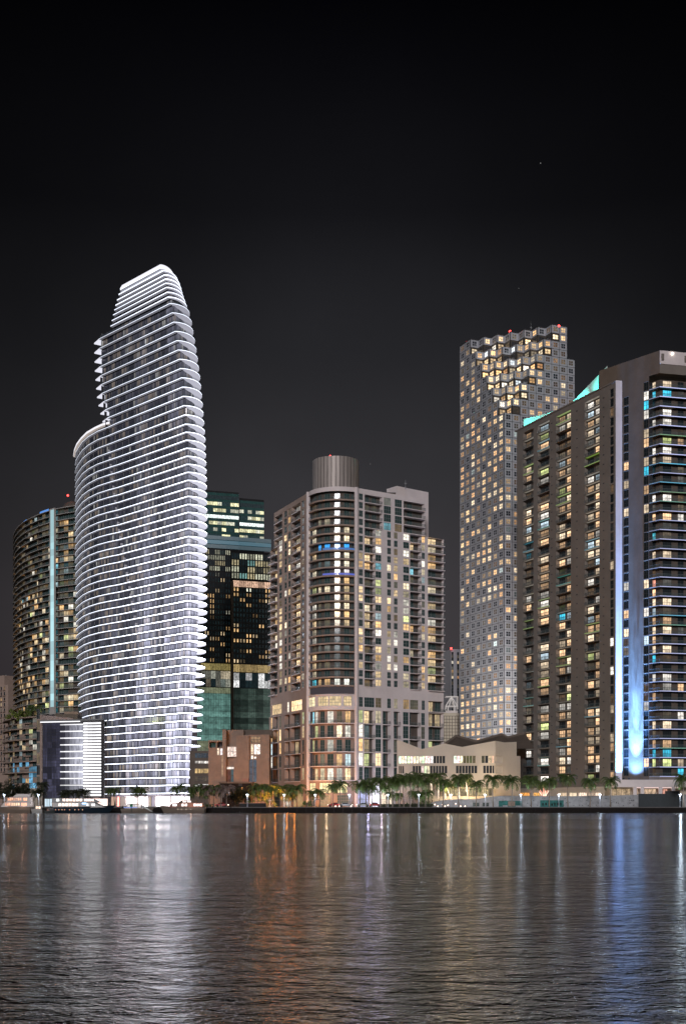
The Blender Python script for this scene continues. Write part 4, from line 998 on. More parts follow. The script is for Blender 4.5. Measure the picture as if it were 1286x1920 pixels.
# ================================================================ curved balcony tower on the left
Lt = thing('curved_tower', 'curved brown balcony tower with a tall pale blue light strip up its front', 'apartment tower', G(90, 690) + (GZ,))
wb = MB(); base_ = [(24.5, 722), (26, 708), (30, 696), (37, 685), (47, 675), (60, 666), (75, 658), (90, 652), (105, 647), (122, 643), (145, 639), (165, 637)]
op = resample([G(*p) for p in base_], 3.4); ip = fpoly_inset(op, 1.9)
ztop = Zp(958, 652); n_ = 34; dl = (ztop - Zp(1338, 652)) / n_
for k in range(n_ + 1):
    z = ztop - k * dl; bl = MB(); sp_ = (n_ - k) / n_
    for i in range(len(op) - 1):
        a, b, c_, d_ = op[i], op[i + 1], ip[i + 1], ip[i]
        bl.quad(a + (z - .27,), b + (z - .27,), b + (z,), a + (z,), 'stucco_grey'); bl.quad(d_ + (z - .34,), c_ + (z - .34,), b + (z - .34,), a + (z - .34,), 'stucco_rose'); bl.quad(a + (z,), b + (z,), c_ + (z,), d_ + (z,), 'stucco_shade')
    if k == 0: item(Lt, 'balcony', bl, op[8] + (z,), 1); continue
    rl = MB()
    for i in range(len(op) - 1): rl.quad(op[i] + (z,), op[i + 1] + (z,), op[i + 1] + (z + .95,), op[i] + (z + .95,), 'rail_glass')
    item(Lt, 'balcony', bl, op[8] + (z,), 1, rl)
    z1 = z + dl - .34
    i = 0; litc = room(.3); 
    while i < len(ip) - 1:
        f = Fr(ip[i], ip[i + 1]); px = CX + F * ip[i][0] / ip[i][1]
        t = R.random()
        if t < .14: wb.quad(ip[i] + (z,), ip[i + 1] + (z,), ip[i + 1] + (z1,), ip[i] + (z1,), 'stucco_shade')
        else:
            c = room(.16 if k < 14 else .3, MIX, .25, 1.4, .5)
            if 86 < px < 97 or 103 < px < 112: c = tuple(a + b for a, b in zip(c, (.02, .09, .11)))
            window(Lt, f, 0, f.L, z, z1, 0, c, 2, 1, .12, 'frame_grey', 'glass_teal')
        if i % 6 == 2: wb.fbox(f, -.15, .15, z, z1, 0, .9, 'stucco_shade')
        i += 1
lo = resample([G(*p) for p in [(6, 545), (14, 534), (28, 526), (45, 521), (58, 518), (70, 516)]], 3.2)
wb.poly([p + (ztop - .1,) for p in ip] + [(ip[-1][0], 720, ztop - .1), (ip[0][0] + 10, 735, ztop - .1)], 'roof_grey')
wb.quad(ip[0] + (GZ,), (ip[0][0] + 12, 745, GZ), (ip[0][0] + 12, 745, ztop), ip[0] + (ztop,), 'stucco_shade')
wb.build('wall', Lt)
mb = MB(); fs = Fr(G(95, 648), G(103.5, 645)); mb.fbox(fs, 0, fs.L, Zp(1340, 648), Zp(955, 648), -.6, .5, 'stucco_grey'); mb.build('fin', Lt)
mb = MB(); n2 = 30
for k in range(n2):
    z0, z1 = Zp(1326, 648) + (Zp(958, 648) - Zp(1326, 648)) * k / n2, Zp(1326, 648) + (Zp(958, 648) - Zp(1326, 648)) * (k + 1) / n2
    g = R.uniform(.6, 1.2); mb.fbox(fs, fs.L * .3, fs.L * .98, z0, z1, .5, .7, 'led_soft', (.40 * g, .70 * g, .76 * g))
mb.build('light_strip', Lt)
for a, b in ((0, 4), (12, 14), (20, 23)):
    mb = MB()
    for i in range(a, min(b, len(op) - 1)): mb.quad(ip[i] + (ztop,), ip[i + 1] + (ztop,), ip[i + 1] + (ztop + 1.8,), ip[i] + (ztop + 1.8,), 'led_soft', (.02, .22, .7))
    mb.build('roof_light', Lt)
mb = MB(); x, y = G(136, 668); mb.cyl(x, y, ztop - 1, ztop + 2, 5.6, 5.6, 'stucco_shade', 16); mb.ball(x, y, ztop + 2, 5.6, 'stucco_shade', n=12, sz=1.2); mb.build('dome', Lt); beacon(Lt, G(131, 668)[0], 664, Zp(929, 664), .55)
# terraced podium building, lower left
Pd = thing('terraced_block', 'low curved terraced block with furnished balconies at the left edge below the light strip tower', 'apartment block', G(50, 525) + (GZ,))
wb = MB(); op = resample([G(*p) for p in [(5, 552), (8, 540), (16, 531), (30, 524), (48, 518), (69, 513)]], 3.0); ip = fpoly_inset(op, 2.4)
zt = Zp(1343, 514); n_ = 13; dl = (zt - Zp(1478, 514)) / n_
for k in range(n_ + 1):
    z = zt - k * dl; major = k % 2 == 0 and k < 12; bl = MB()
    for i in range(len(op) - 1):
        a, b, c_, d_ = op[i], op[i + 1], ip[i + 1], ip[i]; s = 1 if major else .45
        aa = (c_[0] + (b[0] - c_[0]) * s, c_[1] + (b[1] - c_[1]) * s); bb = (d_[0] + (a[0] - d_[0]) * s, d_[1] + (a[1] - d_[1]) * s)
        if not major and (i // 2) % 2:
            if bl.f: item(Pd, 'balcony', bl, a + (z,), 1); bl = MB()
            continue
        e = (0, 0, 0)
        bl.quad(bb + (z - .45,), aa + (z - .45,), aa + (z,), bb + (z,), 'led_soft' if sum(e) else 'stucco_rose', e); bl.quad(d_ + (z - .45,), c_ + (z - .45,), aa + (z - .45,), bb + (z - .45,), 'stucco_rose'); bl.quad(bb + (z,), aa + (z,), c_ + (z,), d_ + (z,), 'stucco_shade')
    rl = MB()
    if k and bl.f:
        for i in range(len(op) - 1):
            if major: rl.quad(op[i] + (z,), op[i + 1] + (z,), op[i + 1] + (z + .9,), op[i] + (z + .9,), 'rail_glass')
    if bl.f: item(Pd, 'balcony', bl, op[6] + (z,), 1, rl if rl.f else None)
    if k:
        for i in range(len(ip) - 1):
            f = Fr(ip[i], ip[i + 1])
            if R.random() < .35: wb.quad(ip[i] + (z,), ip[i + 1] + (z,), ip[i + 1] + (z + dl,), ip[i] + (z + dl,), 'stucco_rose')
            else: window(Pd, f, 0, f.L, z, z + dl, 0, (lambda g: (.14 * g, .38 * g, .6 * g))(R.uniform(.3, 1.4)) if k > 8 and i > 5 and R.random() < .6 else room(.22, MIX, .15, .8), 2, 1, .12, 'frame_grey', 'glass_teal')
fs = Fr(G(69.5, 513), G(78, 512)); 
wb.fbox(fs, 0, fs.L, Zp(1480, 513), Zp(1341, 513), -20, 0, 'stucco_rose', (0, 0, 0))
for k in range(7):
    z0 = Zp(1474 - 21 * k, 513); window(Pd, fs, .1, fs.L * .72, z0, z0 + 3.9, .05, room(.2, MIX, .1, .3), 2, 1, .15, 'frame_grey', 'glass_dark')
wb.fbox(fs, -12, fs.L, Zp(1485, 513), Zp(1478, 513), -4, 1.5, 'cream_wall'); 
for px in (45, 55, 63, 70, 76): u = fs.at(px); wb.fbox(fs, u - .5, u + .5, GZ, Zp(1484, 513), -1, .8, 'cream_wall')
wb.fbox(fs, -12, fs.L, GZ, Zp(1484, 513), -4, -2.2, 'stucco_shade')
wb.poly([p + (zt - .2,) for p in ip] + [(ip[-1][0], 545, zt - .2), (ip[0][0], 570, zt - .2)], 'roof_grey')
fu = Fr(G(103, 560), G(146, 560)); wb.fbox(fu, 0, fu.L, GZ, Zp(1339, 560), -10, 0, 'stucco_shade'); wb.fbox(fu, fu.at(120), fu.L, Zp(1339, 560), Zp(1334, 560), -8, -1, 'concrete_brown')
wb.fbox(fu, fu.at(76), 0, GZ, Zp(1352, 560), -10, 0, 'stucco_rose')
wb.build('wall', Pd)
for px, pw_ in ((30, 900), (62, 900)): point('terrace_light', G(px, 528) + (Zp(1342, 528) + .6,), 1300, (.8, .9, .3), 1.5).data.specular_factor = 0
# far left pinkish block
Fl = thing('distant_block', 'distant pinkish apartment block cut by the left picture edge', 'apartment block', G(0, 800) + (GZ,))
wb = MB(); f = Fr(G(-40, 820), G(16, 800)); zt = Zp(1284, 800); wb.fbox(f, 0, f.L, GZ, zt, -20, -.01, 'stucco_rose'); wb.fbox(f, 0, f.at(4), zt, Zp(1266, 805), -12, -2, 'stucco_rose')
k = 0; z = zt - 3.4
while z > 20:
    for px in (-10, -4, 2, 8): 
        u = f.at(px); wb.fbox(f, u, u + 1.9, z, z + .35, 0, 1.2, 'stucco_rose'); window(Fl, f, u + .1, u + 1.4, z + .4, z + 2.5, .03, room(.12, MIX, .2, .8), 1, 1, .12, 'frame_grey', 'glass_dark')
    z -= 3.4
wb.build('wall', Fl)
# floods on the hall roof washing the lower sawtooth tower
for px, tz in ((905, 34), (880, 60)):
    spot('roof_flood', G(px, 500) + (Zp(1370, 500),), G(px - 4, 600) + (tz,), 130000, (1, .97, .92), 85, 1.0, .3)
# ================================================================ brown concrete building
Q = thing('concrete_block', 'blocky brown concrete building under the green glass tower, lit from inside', 'office building', G(450, 478) + (GZ,))
f = Fr(G(391, 478), G(506, 478)); at = f.at; Zq = lambda py: Zp(py, 478)
def blk(a, b, ytop, d0, d1, ybot=None, m='concrete_brown'):
    mb = MB(); mb.fbox(f, at(a), at(b), GZ if ybot is None else Zq(ybot), Zq(ytop), d0, d1, m, (0, 0, 0), True); return mb
mb = blk(391, 418, 1402, -12, 0); mb.merge(blk(391, 393, 1390, -12, 0, 1402)); mb.merge(blk(405, 407.5, 1388, -12, -.2, 1402)); mb.merge(blk(391, 418, 1388, -12, 0.05, 1391)); mb.merge(blk(393, 418, 1391, -12, -4, 1402))
mb.merge(blk(418, 424.5, 1368, -14, 1.2)); mb.merge(blk(424.5, 455, 1367, -16, -5)); mb.merge(blk(436, 503, 1377, -16, -3.5))
mb.merge(blk(424.5, 442.5, 1422, -10, -2.2)); mb.merge(blk(438, 462, 1430, -10, -.6)); mb.merge(blk(443, 467, 1379, -12, -.8)); mb.merge(blk(455, 508, 1366, -16, -8, 1380, 'roof_brown'))
mb.merge(blk(489, 505, 1377, -12, -.4)); mb.merge(blk(467, 489, 1377, -12, -2.5)); mb.merge(blk(455, 467, 1460, -3, 1.0, 1467, 'planter_pink'))
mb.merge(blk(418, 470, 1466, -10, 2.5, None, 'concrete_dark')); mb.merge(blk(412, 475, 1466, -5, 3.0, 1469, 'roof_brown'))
mb.build('wall', Q)
for a, b, y0, y1, d, c, nx, nz in [(407.5, 411.5, 1416, 1402.5, .12, (1.0, .8, .6), 1, 1), (413, 418.5, 1416, 1403, .15, (1.2, 1.1, 1.1), 1, 1), (425.5, 443, 1419, 1399.5, -1.9, (1.0, .8, .7), 3, 2), (425, 438, 1442, 1437.5, -1.8, (1.3, 1.2, 1.1), 6, 1),
    (432.5, 437.5, 1467, 1442, -1.8, (.05, .09, .1), 1, 2), (424.5, 432, 1467, 1443, -1.9, (.10, .03, .015), 1, 1), (470, 474, 1414, 1394.5, -2.3, (1.2, .95, .65), 1, 2), (475.5, 487.5, 1414, 1395, -2.3, (1.5, 1.3, 1.15), 2, 2), (470, 474, 1423, 1416, -2.3, (1.2, 1.1, .95), 1, 1), (475.5, 480, 1422, 1418, -2.3, (1.3, 1.2, 1.1), 1, 1),
    (467, 473.5, 1466, 1424, -2.3, (.07, .09, .12), 2, 3), (474.5, 480.5, 1466, 1424, -2.3, (.06, .10, .14), 2, 3), (470, 488, 1392, 1380, -2.3, (.28, .17, .09), 3, 2), (393.5, 404, 1400.5, 1392, -3.9, (.02, .04, .03), 2, 1), (408, 417.5, 1399, 1390, -3.9, (.015, .01, .01), 2, 1), (416.5, 418, 1456, 1417, .2, (1.1, .75, .45), 1, 3),
    (449, 455, 1474, 1467.5, 2.6, (.02, .015, .01), 1, 1), (453, 456, 1482, 1476, 2.6, (1.3, .55, .12), 1, 1)]:
    window(Q, f, at(a), at(b), Zq(y0), Zq(y1), d, c, nx, nz, .14, 'frame_dark' if c[0] < .5 else 'concrete_brown', 'glass_office')
# small lit office building behind, left of it
Q2 = thing('lit_office', 'narrow office building with warm lit floors squeezed between white tower and brown concrete block', 'office building', G(380, 492) + (GZ,))
f = Fr(G(356, 492), G(396, 492)); mb = MB(); Zq2 = lambda py: Zp(py, 492)
mb.fbox(f, 0, f.L, GZ, Zq2(1408), -15, 0, 'roof_brown'); mb.build('wall', Q2)
for j in range(6):
    y = 1412 + j * 14.5
    for i in range(5):
        a = 366 + i * 5.4; c = [(.03, .05, .07), (1.3, 1.2, 1.1), (.9, .6, .25), (.1, .07, .04), (1.2, 1.15, 1.1), (.8, .45, .25)][j]
        g = R.uniform(.4, 1.1); window(Q2, f, f.at(a), f.at(a + 4.8), Zq2(y + (9 if j not in (1, 4) else 5)), Zq2(y), .05, tuple(v * g for v in c), 2, 1, .12, 'frame_dark', 'glass_office')
# ================================================================ low white building with zigzag roof
V = thing('zigzag_hall', 'low cream hall with zigzag roofline and two rows of finned windows behind the palms', 'convention hall', G(850, 455) + (GZ,))
fa = Fr(G(744, 452), G(928, 447)); fb = Fr(G(928, 447), G(975, 459)); wb = MB()
def skyl(f, top, cols_, dark):
    pass
def zzwall(f, tops, u_lo, openings):
    """front wall whose top follows tops [(px, py)], openings [(px0, px1, y_top, y_bot, lit list)]"""
    for (pa, ya), (pb, yb) in zip(tops, tops[1:]):
        a, b = f.at(pa), f.at(pb); za, zb = f.zp(pa, ya), f.zp(pb, yb); zm = min(za, zb) - .01
        wb.poly([f.pt(a, zl_), f.pt(b, zl_), f.pt(b, zb), f.pt(a, za)], 'cream_wall')
    return
zl_ = Zp(1416, 450)
zzwall(fa, [(744, 1386), (748, 1388), (791, 1404.5), (833, 1394), (866, 1400.5), (928, 1389)], 0, None)
zzwall(fb, [(928, 1389), (945, 1392), (968, 1391)], 0, None)
def wrow(f, z0, z1, runs, U0, U1):
    cs = []
    for a, b, lits in runs:
        def fn(a_, b_, za, zb, k, lits=lits, f=f):
            n_ = max(3, int((b_ - a_) / 1.0)); w_ = MB(); g = MB()
            for i in range(n_):
                x0, x1 = a_ + (b_ - a_) * i / n_, a_ + (b_ - a_) * (i + 1) / n_; t = (i + .5) / n_
                c = (.02, .018, .014)
                for q0, q1, cc_ in lits:
                    if q0 <= t < q1: c = tuple(v * R.uniform(.75, 1.15) for v in cc_)
                g.quad(f.pt(x0, za, -.7), f.pt(x1, za, -.7), f.pt(x1, zb, -.7), f.pt(x0, zb, -.7), 'glass_office', c)
                w_.fbox(f, x0 - .09, x0 + .09, za, zb, -.68, -.05, 'cream_wall')
            item(V, 'window', w_, f.pt((a_ + b_) / 2, (za + zb) / 2, -.5), 50, g)
        cs.append((f.at(a), f.at(b), [(z0, z1)], fn, .7))
    return cs
z11, z10, z21, z20 = Zp(1417.5, 450), Zp(1431, 450), Zp(1436, 450), Zp(1450, 450)
wh = (1.5, 1.4, 1.15); dm = (.5, .5, .3)
facade(V, wb, fa, fa.at(744), fa.L, Zp(1433.5, 450), zl_, wrow(fa, z10, z11, [(747, 834, [(0, .72, wh)]), (850, 891, [(0, .42, wh), (.42, 1, (.12, .11, .04))]), (902, 927.8, [(0, .3, (.06, .06, .03)), (.45, 1, (.75, .6, .4))])], 0, 0), 'cream_wall')
facade(V, wb, fb, 0, fb.L, Zp(1433.5, 450), zl_, wrow(fb, z10, z11, [(929, 941.5, [])], 0, 0), 'cream_wall')
facade(V, wb, fa, fa.at(744), fa.L, GZ, Zp(1433.5, 450), wrow(fa, z20, z21, [(747, 757, []), (773, 838, [(.22, .5, (1.0, .95, .7))]), (854, 894, []), (905, 927.8, [])], 0, 0), 'cream_wall')
facade(V, wb, fb, 0, fb.L, GZ, Zp(1433.5, 450), wrow(fb, z20, z21, [(929, 941.5, [])], 0, 0), 'cream_wall')
wb.poly([fa.pt(0, Zp(1404, 450)), fa.pt(fa.L, Zp(1404, 450)), fb.pt(fb.L, Zp(1404, 450)), G(965, 500) + (Zp(1404, 450),), G(755, 500) + (Zp(1404, 450),)], 'roof_grey')
wb.build('wall', V)
mb = MB(); fz = Fr(G(800, 482), G(985, 482)); prof = [(818, 1396), (833, 1393), (855, 1377.5), (892, 1388), (940, 1374.5), (952, 1380), (985, 1372)]
for (pa, ya), (pb, yb) in zip(prof, prof[1:]):
    a, b = fz.at(pa), fz.at(pb); za, zb = fz.zp(pa, ya), fz.zp(pb, yb)
    mb.poly([fz.pt(a, 20), fz.pt(b, 20), fz.pt(b, zb), fz.pt(a, za)], 'roof_brown'); mb.poly([fz.pt(a, za), fz.pt(b, zb), fz.pt(b, zb, -12), fz.pt(a, za, -12)], 'roof_brown')
    mb.poly([fz.pt(a, 22.8, 22), fz.pt(b, 22.8, 22), fz.pt(b, zb - .8, .05), fz.pt(a, za - .8, .05)], 'roof_brown')
mb.build('roof', V)
# terrace restaurant at its foot
fr_ = Fr(G(835, 443), G(930, 443)); k = 0
for a, b, c in [(840, 850, .5), (851, 862, .45), (863, 875, .2), (876, 886, .5), (887, 894, .35), (895, 902, .6), (903, 915, .5), (916, 922, .15)]:
    window(V, fr_, fr_.at(a), fr_.at(b), Zp(1492, 443), Zp(1478, 443), .1, (c * 1.2, c * .95, c * .5), 3, 2, .12, 'frame_dark', 'glass_office', part='terrace_window')
mb = MB(); mb.fbox(fr_, -9, fr_.L + 7, GZ, Zp(1493, 443), -6, 1.5, 'cream_wall'); mb.fbox(fr_, 0, fr_.L, Zp(1478, 443), Zp(1476.5, 443), -2, .6, 'cream_wall'); mb.build('terrace', V)
# slim tower and the truss block behind
X1 = thing('slim_tower', 'slim pale tower far behind, between drum tower and sawtooth tower', 'tower', G(855, 780) + (GZ,))
f = Fr(G(845.5, 780), G(866, 782)); mb = MB(); mb.fbox(f, 0, f.L, GZ, Zp(1217, 780), -20, 0, 'panel_white'); mb.build('wall', X1)
for a, b in ((846.2, 849.5), (856.5, 860.0)):
    for k in range(26): z = Zp(1222 + 5.6 * (k + 1), 780); window(X1, f, f.at(a), f.at(b), z, z + 1.75, .05, room(.1, WARM, .3, 1), 1, 1, .08, 'frame_dark', 'glass_dark')
beacon(X1, G(845.5, 779)[0], 779, Zp(1216, 779), .7)
X2 = thing('truss_roof_block', 'beige block topped by a lit white roof truss, beside the sawtooth tower', 'office building', G(850, 640) + (GZ,))
f = Fr(G(826, 640), G(868, 640)); zt = Zp(1337, 640); mb = MB(); mb.fbox(f, 0, f.L, GZ, zt, -15, 0, 'cream_wall')
for k in range(9): mb.fbox(f, 0, f.L, Zp(1343 + 6 * k, 640), Zp(1342.2 + 6 * k, 640), 0, .15, 'roof_brown')
for k in range(8): u = f.L * k / 8; mb.fbox(f, u, u + .25, GZ, zt - 1.5, 0, .18, 'roof_brown')
mb.fbox(f, f.at(834), f.at(858), zt, zt + 1.2, -10, .5, 'stucco_white'); mb.build('wall', X2)
P = lambda px, py, d=0: f.pt(f.at(px), Zp(py, 640), d); lc = (.36, .32, .30); fx = f; fl_ = [MB(), MB()]
for a, b in (((835, 1306), (858, 1306)), ((835, 1324), (858, 1324)), ((846, 1306), (835.5, 1324)), ((846, 1306), (857.5, 1324)), ((846, 1306), (842, 1324)), ((846, 1306), (851, 1324)), ((835.5, 1324), (835.5, 1330)), ((857.5, 1306), (857.5, 1330)), ((840, 1324), (840, 1335)), ((852, 1324), (852, 1335))):
    for d in (0, -6): fl_[0 if d == 0 else 1].tube([P(*a, d), P(*b, d)], .22, 'led_soft', c=lc if d == 0 else tuple(v * .4 for v in lc))
fl_[0].build('truss', X2); fl_[1].build('truss', X2)
# ================================================================ waterfront retaining wall with murals
RW = thing('retaining_wall', 'long rough grey concrete wall with murals behind the right hand palms', 'retaining wall', G(1000, 436) + (GZ,))
f = Fr(G(806, 436), G(1330, 436)); mb = MB()
tops = [(806, 1505), (830, 1500.5), (860, 1498.5), (895, 1498), (915, 1494.5), (940, 1492), (980, 1492.2), (1070, 1492.8), (1140, 1491.8), (1196, 1490.2), (1290, 1489.5), (1330, 1489.5)]
for (pa, ya), (pb, yb) in zip(tops, tops[1:]):
    a, b = f.at(pa), f.at(pb); za, zb = f.zp(pa, ya), f.zp(pb, yb)
    mb.poly([f.pt(a, GZ), f.pt(b, GZ), f.pt(b, zb), f.pt(a, za)], 'concrete_grey'); mb.poly([f.pt(a, za), f.pt(b, zb), f.pt(b, zb, -.6), f.pt(a, za, -.6)], 'concrete_grey')
    if pa < 900: mb.poly([f.pt(a, za, -.6), f.pt(b, zb, -.6), f.pt(b, zb, -8), f.pt(a, za, -8)], 'cream_wall')
for k in range(46):
    px = R.uniform(935, 1190); py = R.choice((1496.5, 1501, 1505.5, 1510)) + R.uniform(-.6, .6); u = f.at(px); z = f.zp(px, py); mb.fbox(f, u - .14, u + .14, z - .12, z + .12, 0, .05, 'frame_dark')
mb.build('wall', RW)
for a, b, y0, y1 in ((934.5, 978, 1512.5, 1501.5), (1012, 1056, 1513, 1500.5)):
    m_ = MB(); m_.fbox(f, f.at(a), f.at(b), f.zp(a, y0), f.zp(a, y1), 0, .06, 'mural_teal')
    if a < 1000:
        m_.fbox(f, f.at(952), f.at(965), f.zp(a, 1511.5), f.zp(a, 1502.5), .06, .08, 'concrete_brown'); m_.fbox(f, f.at(942), f.at(951), f.zp(a, 1512.5), f.zp(a, 1510), .06, .08, 'concrete_grey'); m_.fbox(f, f.at(966), f.at(975), f.zp(a, 1512.5), f.zp(a, 1510.5), .06, .08, 'concrete_grey')
    else:
        for q in range(7):
            x = 1016 + q * 5.6; m_.fbox(f, f.at(x), f.at(x + R.uniform(1, 3)), f.zp(a, 1511 - R.uniform(0, 1)), f.zp(a, 1507 - R.uniform(0, 3)), .06, .08, 'concrete_dark')
    m_.build('mural', RW)
for a, b in ((886, 898), (904, 909), (911, 916)): window(RW, f, f.at(a), f.at(b), f.zp(890, 1512), f.zp(890, 1505), .05, (.08, .09, .08), 3, 1, .1, 'frame_dark', 'glass_dark')
m_ = MB(); m_.fbox(f, f.at(1196), f.at(1278), GZ, f.zp(1230, 1489), 0.1, .3, 'fence_dark'); m_.fbox(f, f.at(1196), f.at(1278), f.zp(1230, 1489), f.zp(1230, 1488.3), .05, .4, 'frame_dark'); m_.build('screen_panel', RW)
cab = thing('equipment_cabinet', 'dark equipment cabinet standing on the wall near the right edge', 'cabinet', f.pt(f.at(1265), f.zp(1265, 1489), -3))
m_ = MB(); m_.fbox(f, f.at(1252), f.at(1276), f.zp(1265, 1490), f.zp(1265, 1483), -4, -1.5, 'fence_dark', (0, 0, 0), True)
for k in range(7): u = f.at(1253.5 + k * 3.3); m_.fbox(f, u, u + .2, f.zp(1265, 1489), f.zp(1265, 1483.6), -1.5, -1.42, 'frame_dark')
m_.build('body', cab)
# ================================================================ palms
def frond(mb, az, el, L, R_, mat):
    pts = []; p = Vector((0, 0, 0)); n = 9; e = el
    for k in range(n + 1):
        pts.append(p.copy()); p = p + Vector((math.cos(az) * math.cos(e), math.sin(az) * math.cos(e), math.sin(e))) * (L / n); e -= R_.uniform(.16, .26) * (1 + k * .08)
    side = Vector((-math.sin(az), math.cos(az), 0))
    for k in range(n):
        a, b = pts[k], pts[k + 1]; w = .035 * (1 - k / n) + .01
        mb.quad(tuple(a - side * w), tuple(a + side * w), tuple(b + side * w), tuple(b - side * w), mat)
        for s in (-1, 1):
            for h in (0, .5):
                q = a.lerp(b, h); t = (k + h) / n; ll = L * .30 * math.sin(math.pi * (t * .8 + .14)) * R_.uniform(.85, 1.1)
                d = (b - a).normalized(); tip = q + side * s * ll * .75 + d * ll * .45 + Vector((0, 0, -ll * R_.uniform(.35, .65)))
                v = d * (L / n * .3)
                mb.poly([tuple(q - v * .5), tuple(q + v), tuple(tip)], mat)
def crown_mesh(seed, mat, nf=26, L=3.5):
    R_ = random.Random(seed); mb = MB()
    for i in range(nf):
        az = 2 * math.pi * i / nf * 2.4 + R_.uniform(-.25, .25); el = [1.15, .75, .35, -.1][i % 4] + R_.uniform(-.15, .15)
        frond(mb, az, el, L * R_.uniform(.85, 1.1), R_, mat)
    for i in range(5): mb.ball(R_.uniform(-.2, .2), R_.uniform(-.2, .2), -.25, .13, 'bark', n=4)
    return mb.mesh('palm_crown')
def trunk_mesh(seed):
    R_ = random.Random(seed); mb = MB(); bx, by = R_.uniform(-.03, .03), R_.uniform(-.03, .03)
    pts = [(bx * math.sin(k / 8 * 3.1) * 8, by * math.sin(k / 8 * 3.1) * 8, k / 8) for k in range(9)]
    mb.tube(pts, [.24, .18, .16, .15, .145, .14, .135, .13, .14], 'bark', 7)
    for k in range(14): mb.cyl(pts[min(8, k // 2)][0] * .999, pts[min(8, k // 2)][1], .04 + k * .065, .046 + k * .065, .175, .175, 'bark', 7)
    return mb.mesh('palm_trunk')
CR = {m_: [crown_mesh(s, m_) for s in range(5)] for m_ in ('palm_leaf', 'leaf_dark', 'palm_lit')}
TR = [trunk_mesh(s) for s in range(4)]
def light_mesh():
    mb = MB()
    for k in range(26):
        z = .03 + k * .0345
        for j in range(6):
            a = 2 * math.pi * (j / 6) + k * .5; x, y = .21 * math.cos(a), .21 * math.sin(a); mb.ball(x, y, z + j * .005, .075, 'led_soft', (2.4, 1.9, 1.4), 4, sz=.14)
    return mb.mesh('string_lights')
SL = light_mesh()
palm_n = 0
def palm(px, yc, Y, label, mat='palm_leaf', s=1.0, base_px=None, lights=False, group='palms along the waterfront', z0=GZ):
    global palm_n; palm_n += 1; i = palm_n
    bx, by = G(base_px if base_px is not None else px, Y); tx, ty = G(px, Y); zt = Zp(yc, Y)
    r = bpy.data.objects.new('palm_tree', None); col.objects.link(r); r.location = (bx, by, z0); tag(r, label, 'palm tree', group)
    h = zt - z0; v = Vector((tx - bx, 0, h))
    t = bpy.data.objects.new('trunk', TR[i % 4]); col.objects.link(t); t.parent = r
    t.rotation_mode = 'QUATERNION'; t.rotation_quaternion = v.to_track_quat('Z', 'Y'); t.scale = (1, 1, v.length)
    c = bpy.data.objects.new('crown', CR[mat][i % 5]); col.objects.link(c); c.parent = r; c.location = v; c.rotation_euler = (0, 0, i * 1.7); c.scale = (s * 1.15, s * 1.15, s * 1.1)
    if lights:
        l = bpy.data.objects.new('string_lights', SL); col.objects.link(l); l.parent = r; l.rotation_mode = 'QUATERNION'; l.rotation_quaternion = t.rotation_quaternion; l.scale = (1, 1, v.length * .88)
ordw = ['first', 'second', 'third', 'fourth', 'fifth', 'sixth', 'seventh', 'eighth', 'ninth', 'tenth', 'eleventh', 'twelfth', 'thirteenth', 'fourteenth', 'fifteenth']
def row(lst, lab, Y, mat='palm_leaf', **kw):
    for i, t in enumerate(lst):
        px, yc, s = t[:3]; palm(px, yc, Y + (i * 37 % 5) * .4, lab % ordw[i], t[3] if len(t) > 3 else mat, s, **kw)
row([(829.6, 1468, 1.0), (859.6, 1461, 1.15), (892, 1471, 1.05), (924, 1461, 1.25), (958.5, 1464, 1.25), (995.5, 1464, 1.15), (1028.8, 1466, 1.1), (1064, 1460, 1.1), (1105.5, 1466, 1.1), (1144, 1465, 1.1)], 'palm before the grey mural wall, %s from the left there', 427.0)
palm(1015, 1470, 440, 'short palm behind the mural wall over the red lit shrub', s=.95, z0=4.0)
palm(1281, 1462, 427, 'palm cut by the right picture edge beside the dark screen panel', s=1.3)
for i, (b, t, yc) in enumerate([(809.5, 807.5, 1457), (823, 822, 1455), (835.5, 832.5, 1470), (846, 837, 1473), (861.5, 857.5, 1466), (878, 873, 1458)]):
    palm(t, yc, 441, 'light wrapped palm on the hall terrace, %s from the left' % ordw[i], 'palm_leaf', 1.0, base_px=b, lights=True, group='palms wrapped in string lights', z0=Zp(1500, 441))
row([(624, 1476, .85), (638, 1472, 1.1), (674, 1473, 1.1), (687, 1470, 1.25), (697, 1478, 1.0), (713, 1466, 1.3), (724, 1478, .8), (736, 1464, 1.15), (749, 1467, 1.2), (757, 1459, 1.1), (768.5, 1462, 1.25), (784, 1457, 1.1), (797.5, 1467, 1.1)], 'palm in the dense row below the drum tower, %s from the left', 427.5)
row([(730, 1490, .7), (745, 1492, .75), (776, 1488, .85), (790, 1491, .85), (803, 1487, .8)], 'low palm under the dense palm row, %s from the left', 430.0, group='low palms under the row')
row([(478, 1480, .95), (490, 1477, 1.05), (503, 1478, 1.05), (515, 1481, 1.0), (530, 1479, 1.05), (543, 1483, .95), (556.5, 1479, 1.1), (584.5, 1487, .85), (599, 1486, .9)], 'palm glowing orange around the sodium lamp, %s from the left', 434.0)
row([(484, 1491, .8), (497, 1493, .8), (536, 1492, .8), (548, 1494, .75)], 'low palm in the orange glow, %s from the left', 438.0, group='low palms in the orange glow')
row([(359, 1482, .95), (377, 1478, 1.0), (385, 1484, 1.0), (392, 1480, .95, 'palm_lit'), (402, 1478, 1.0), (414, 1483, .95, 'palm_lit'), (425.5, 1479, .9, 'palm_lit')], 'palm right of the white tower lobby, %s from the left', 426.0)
row([(208, 1484, .7), (216, 1482, .75), (255, 1482, .9), (266, 1482, .9), (330, 1480, .8), (338.6, 1475, .75)], 'slender palm in front of the white lobby, %s from the left', 426.0)
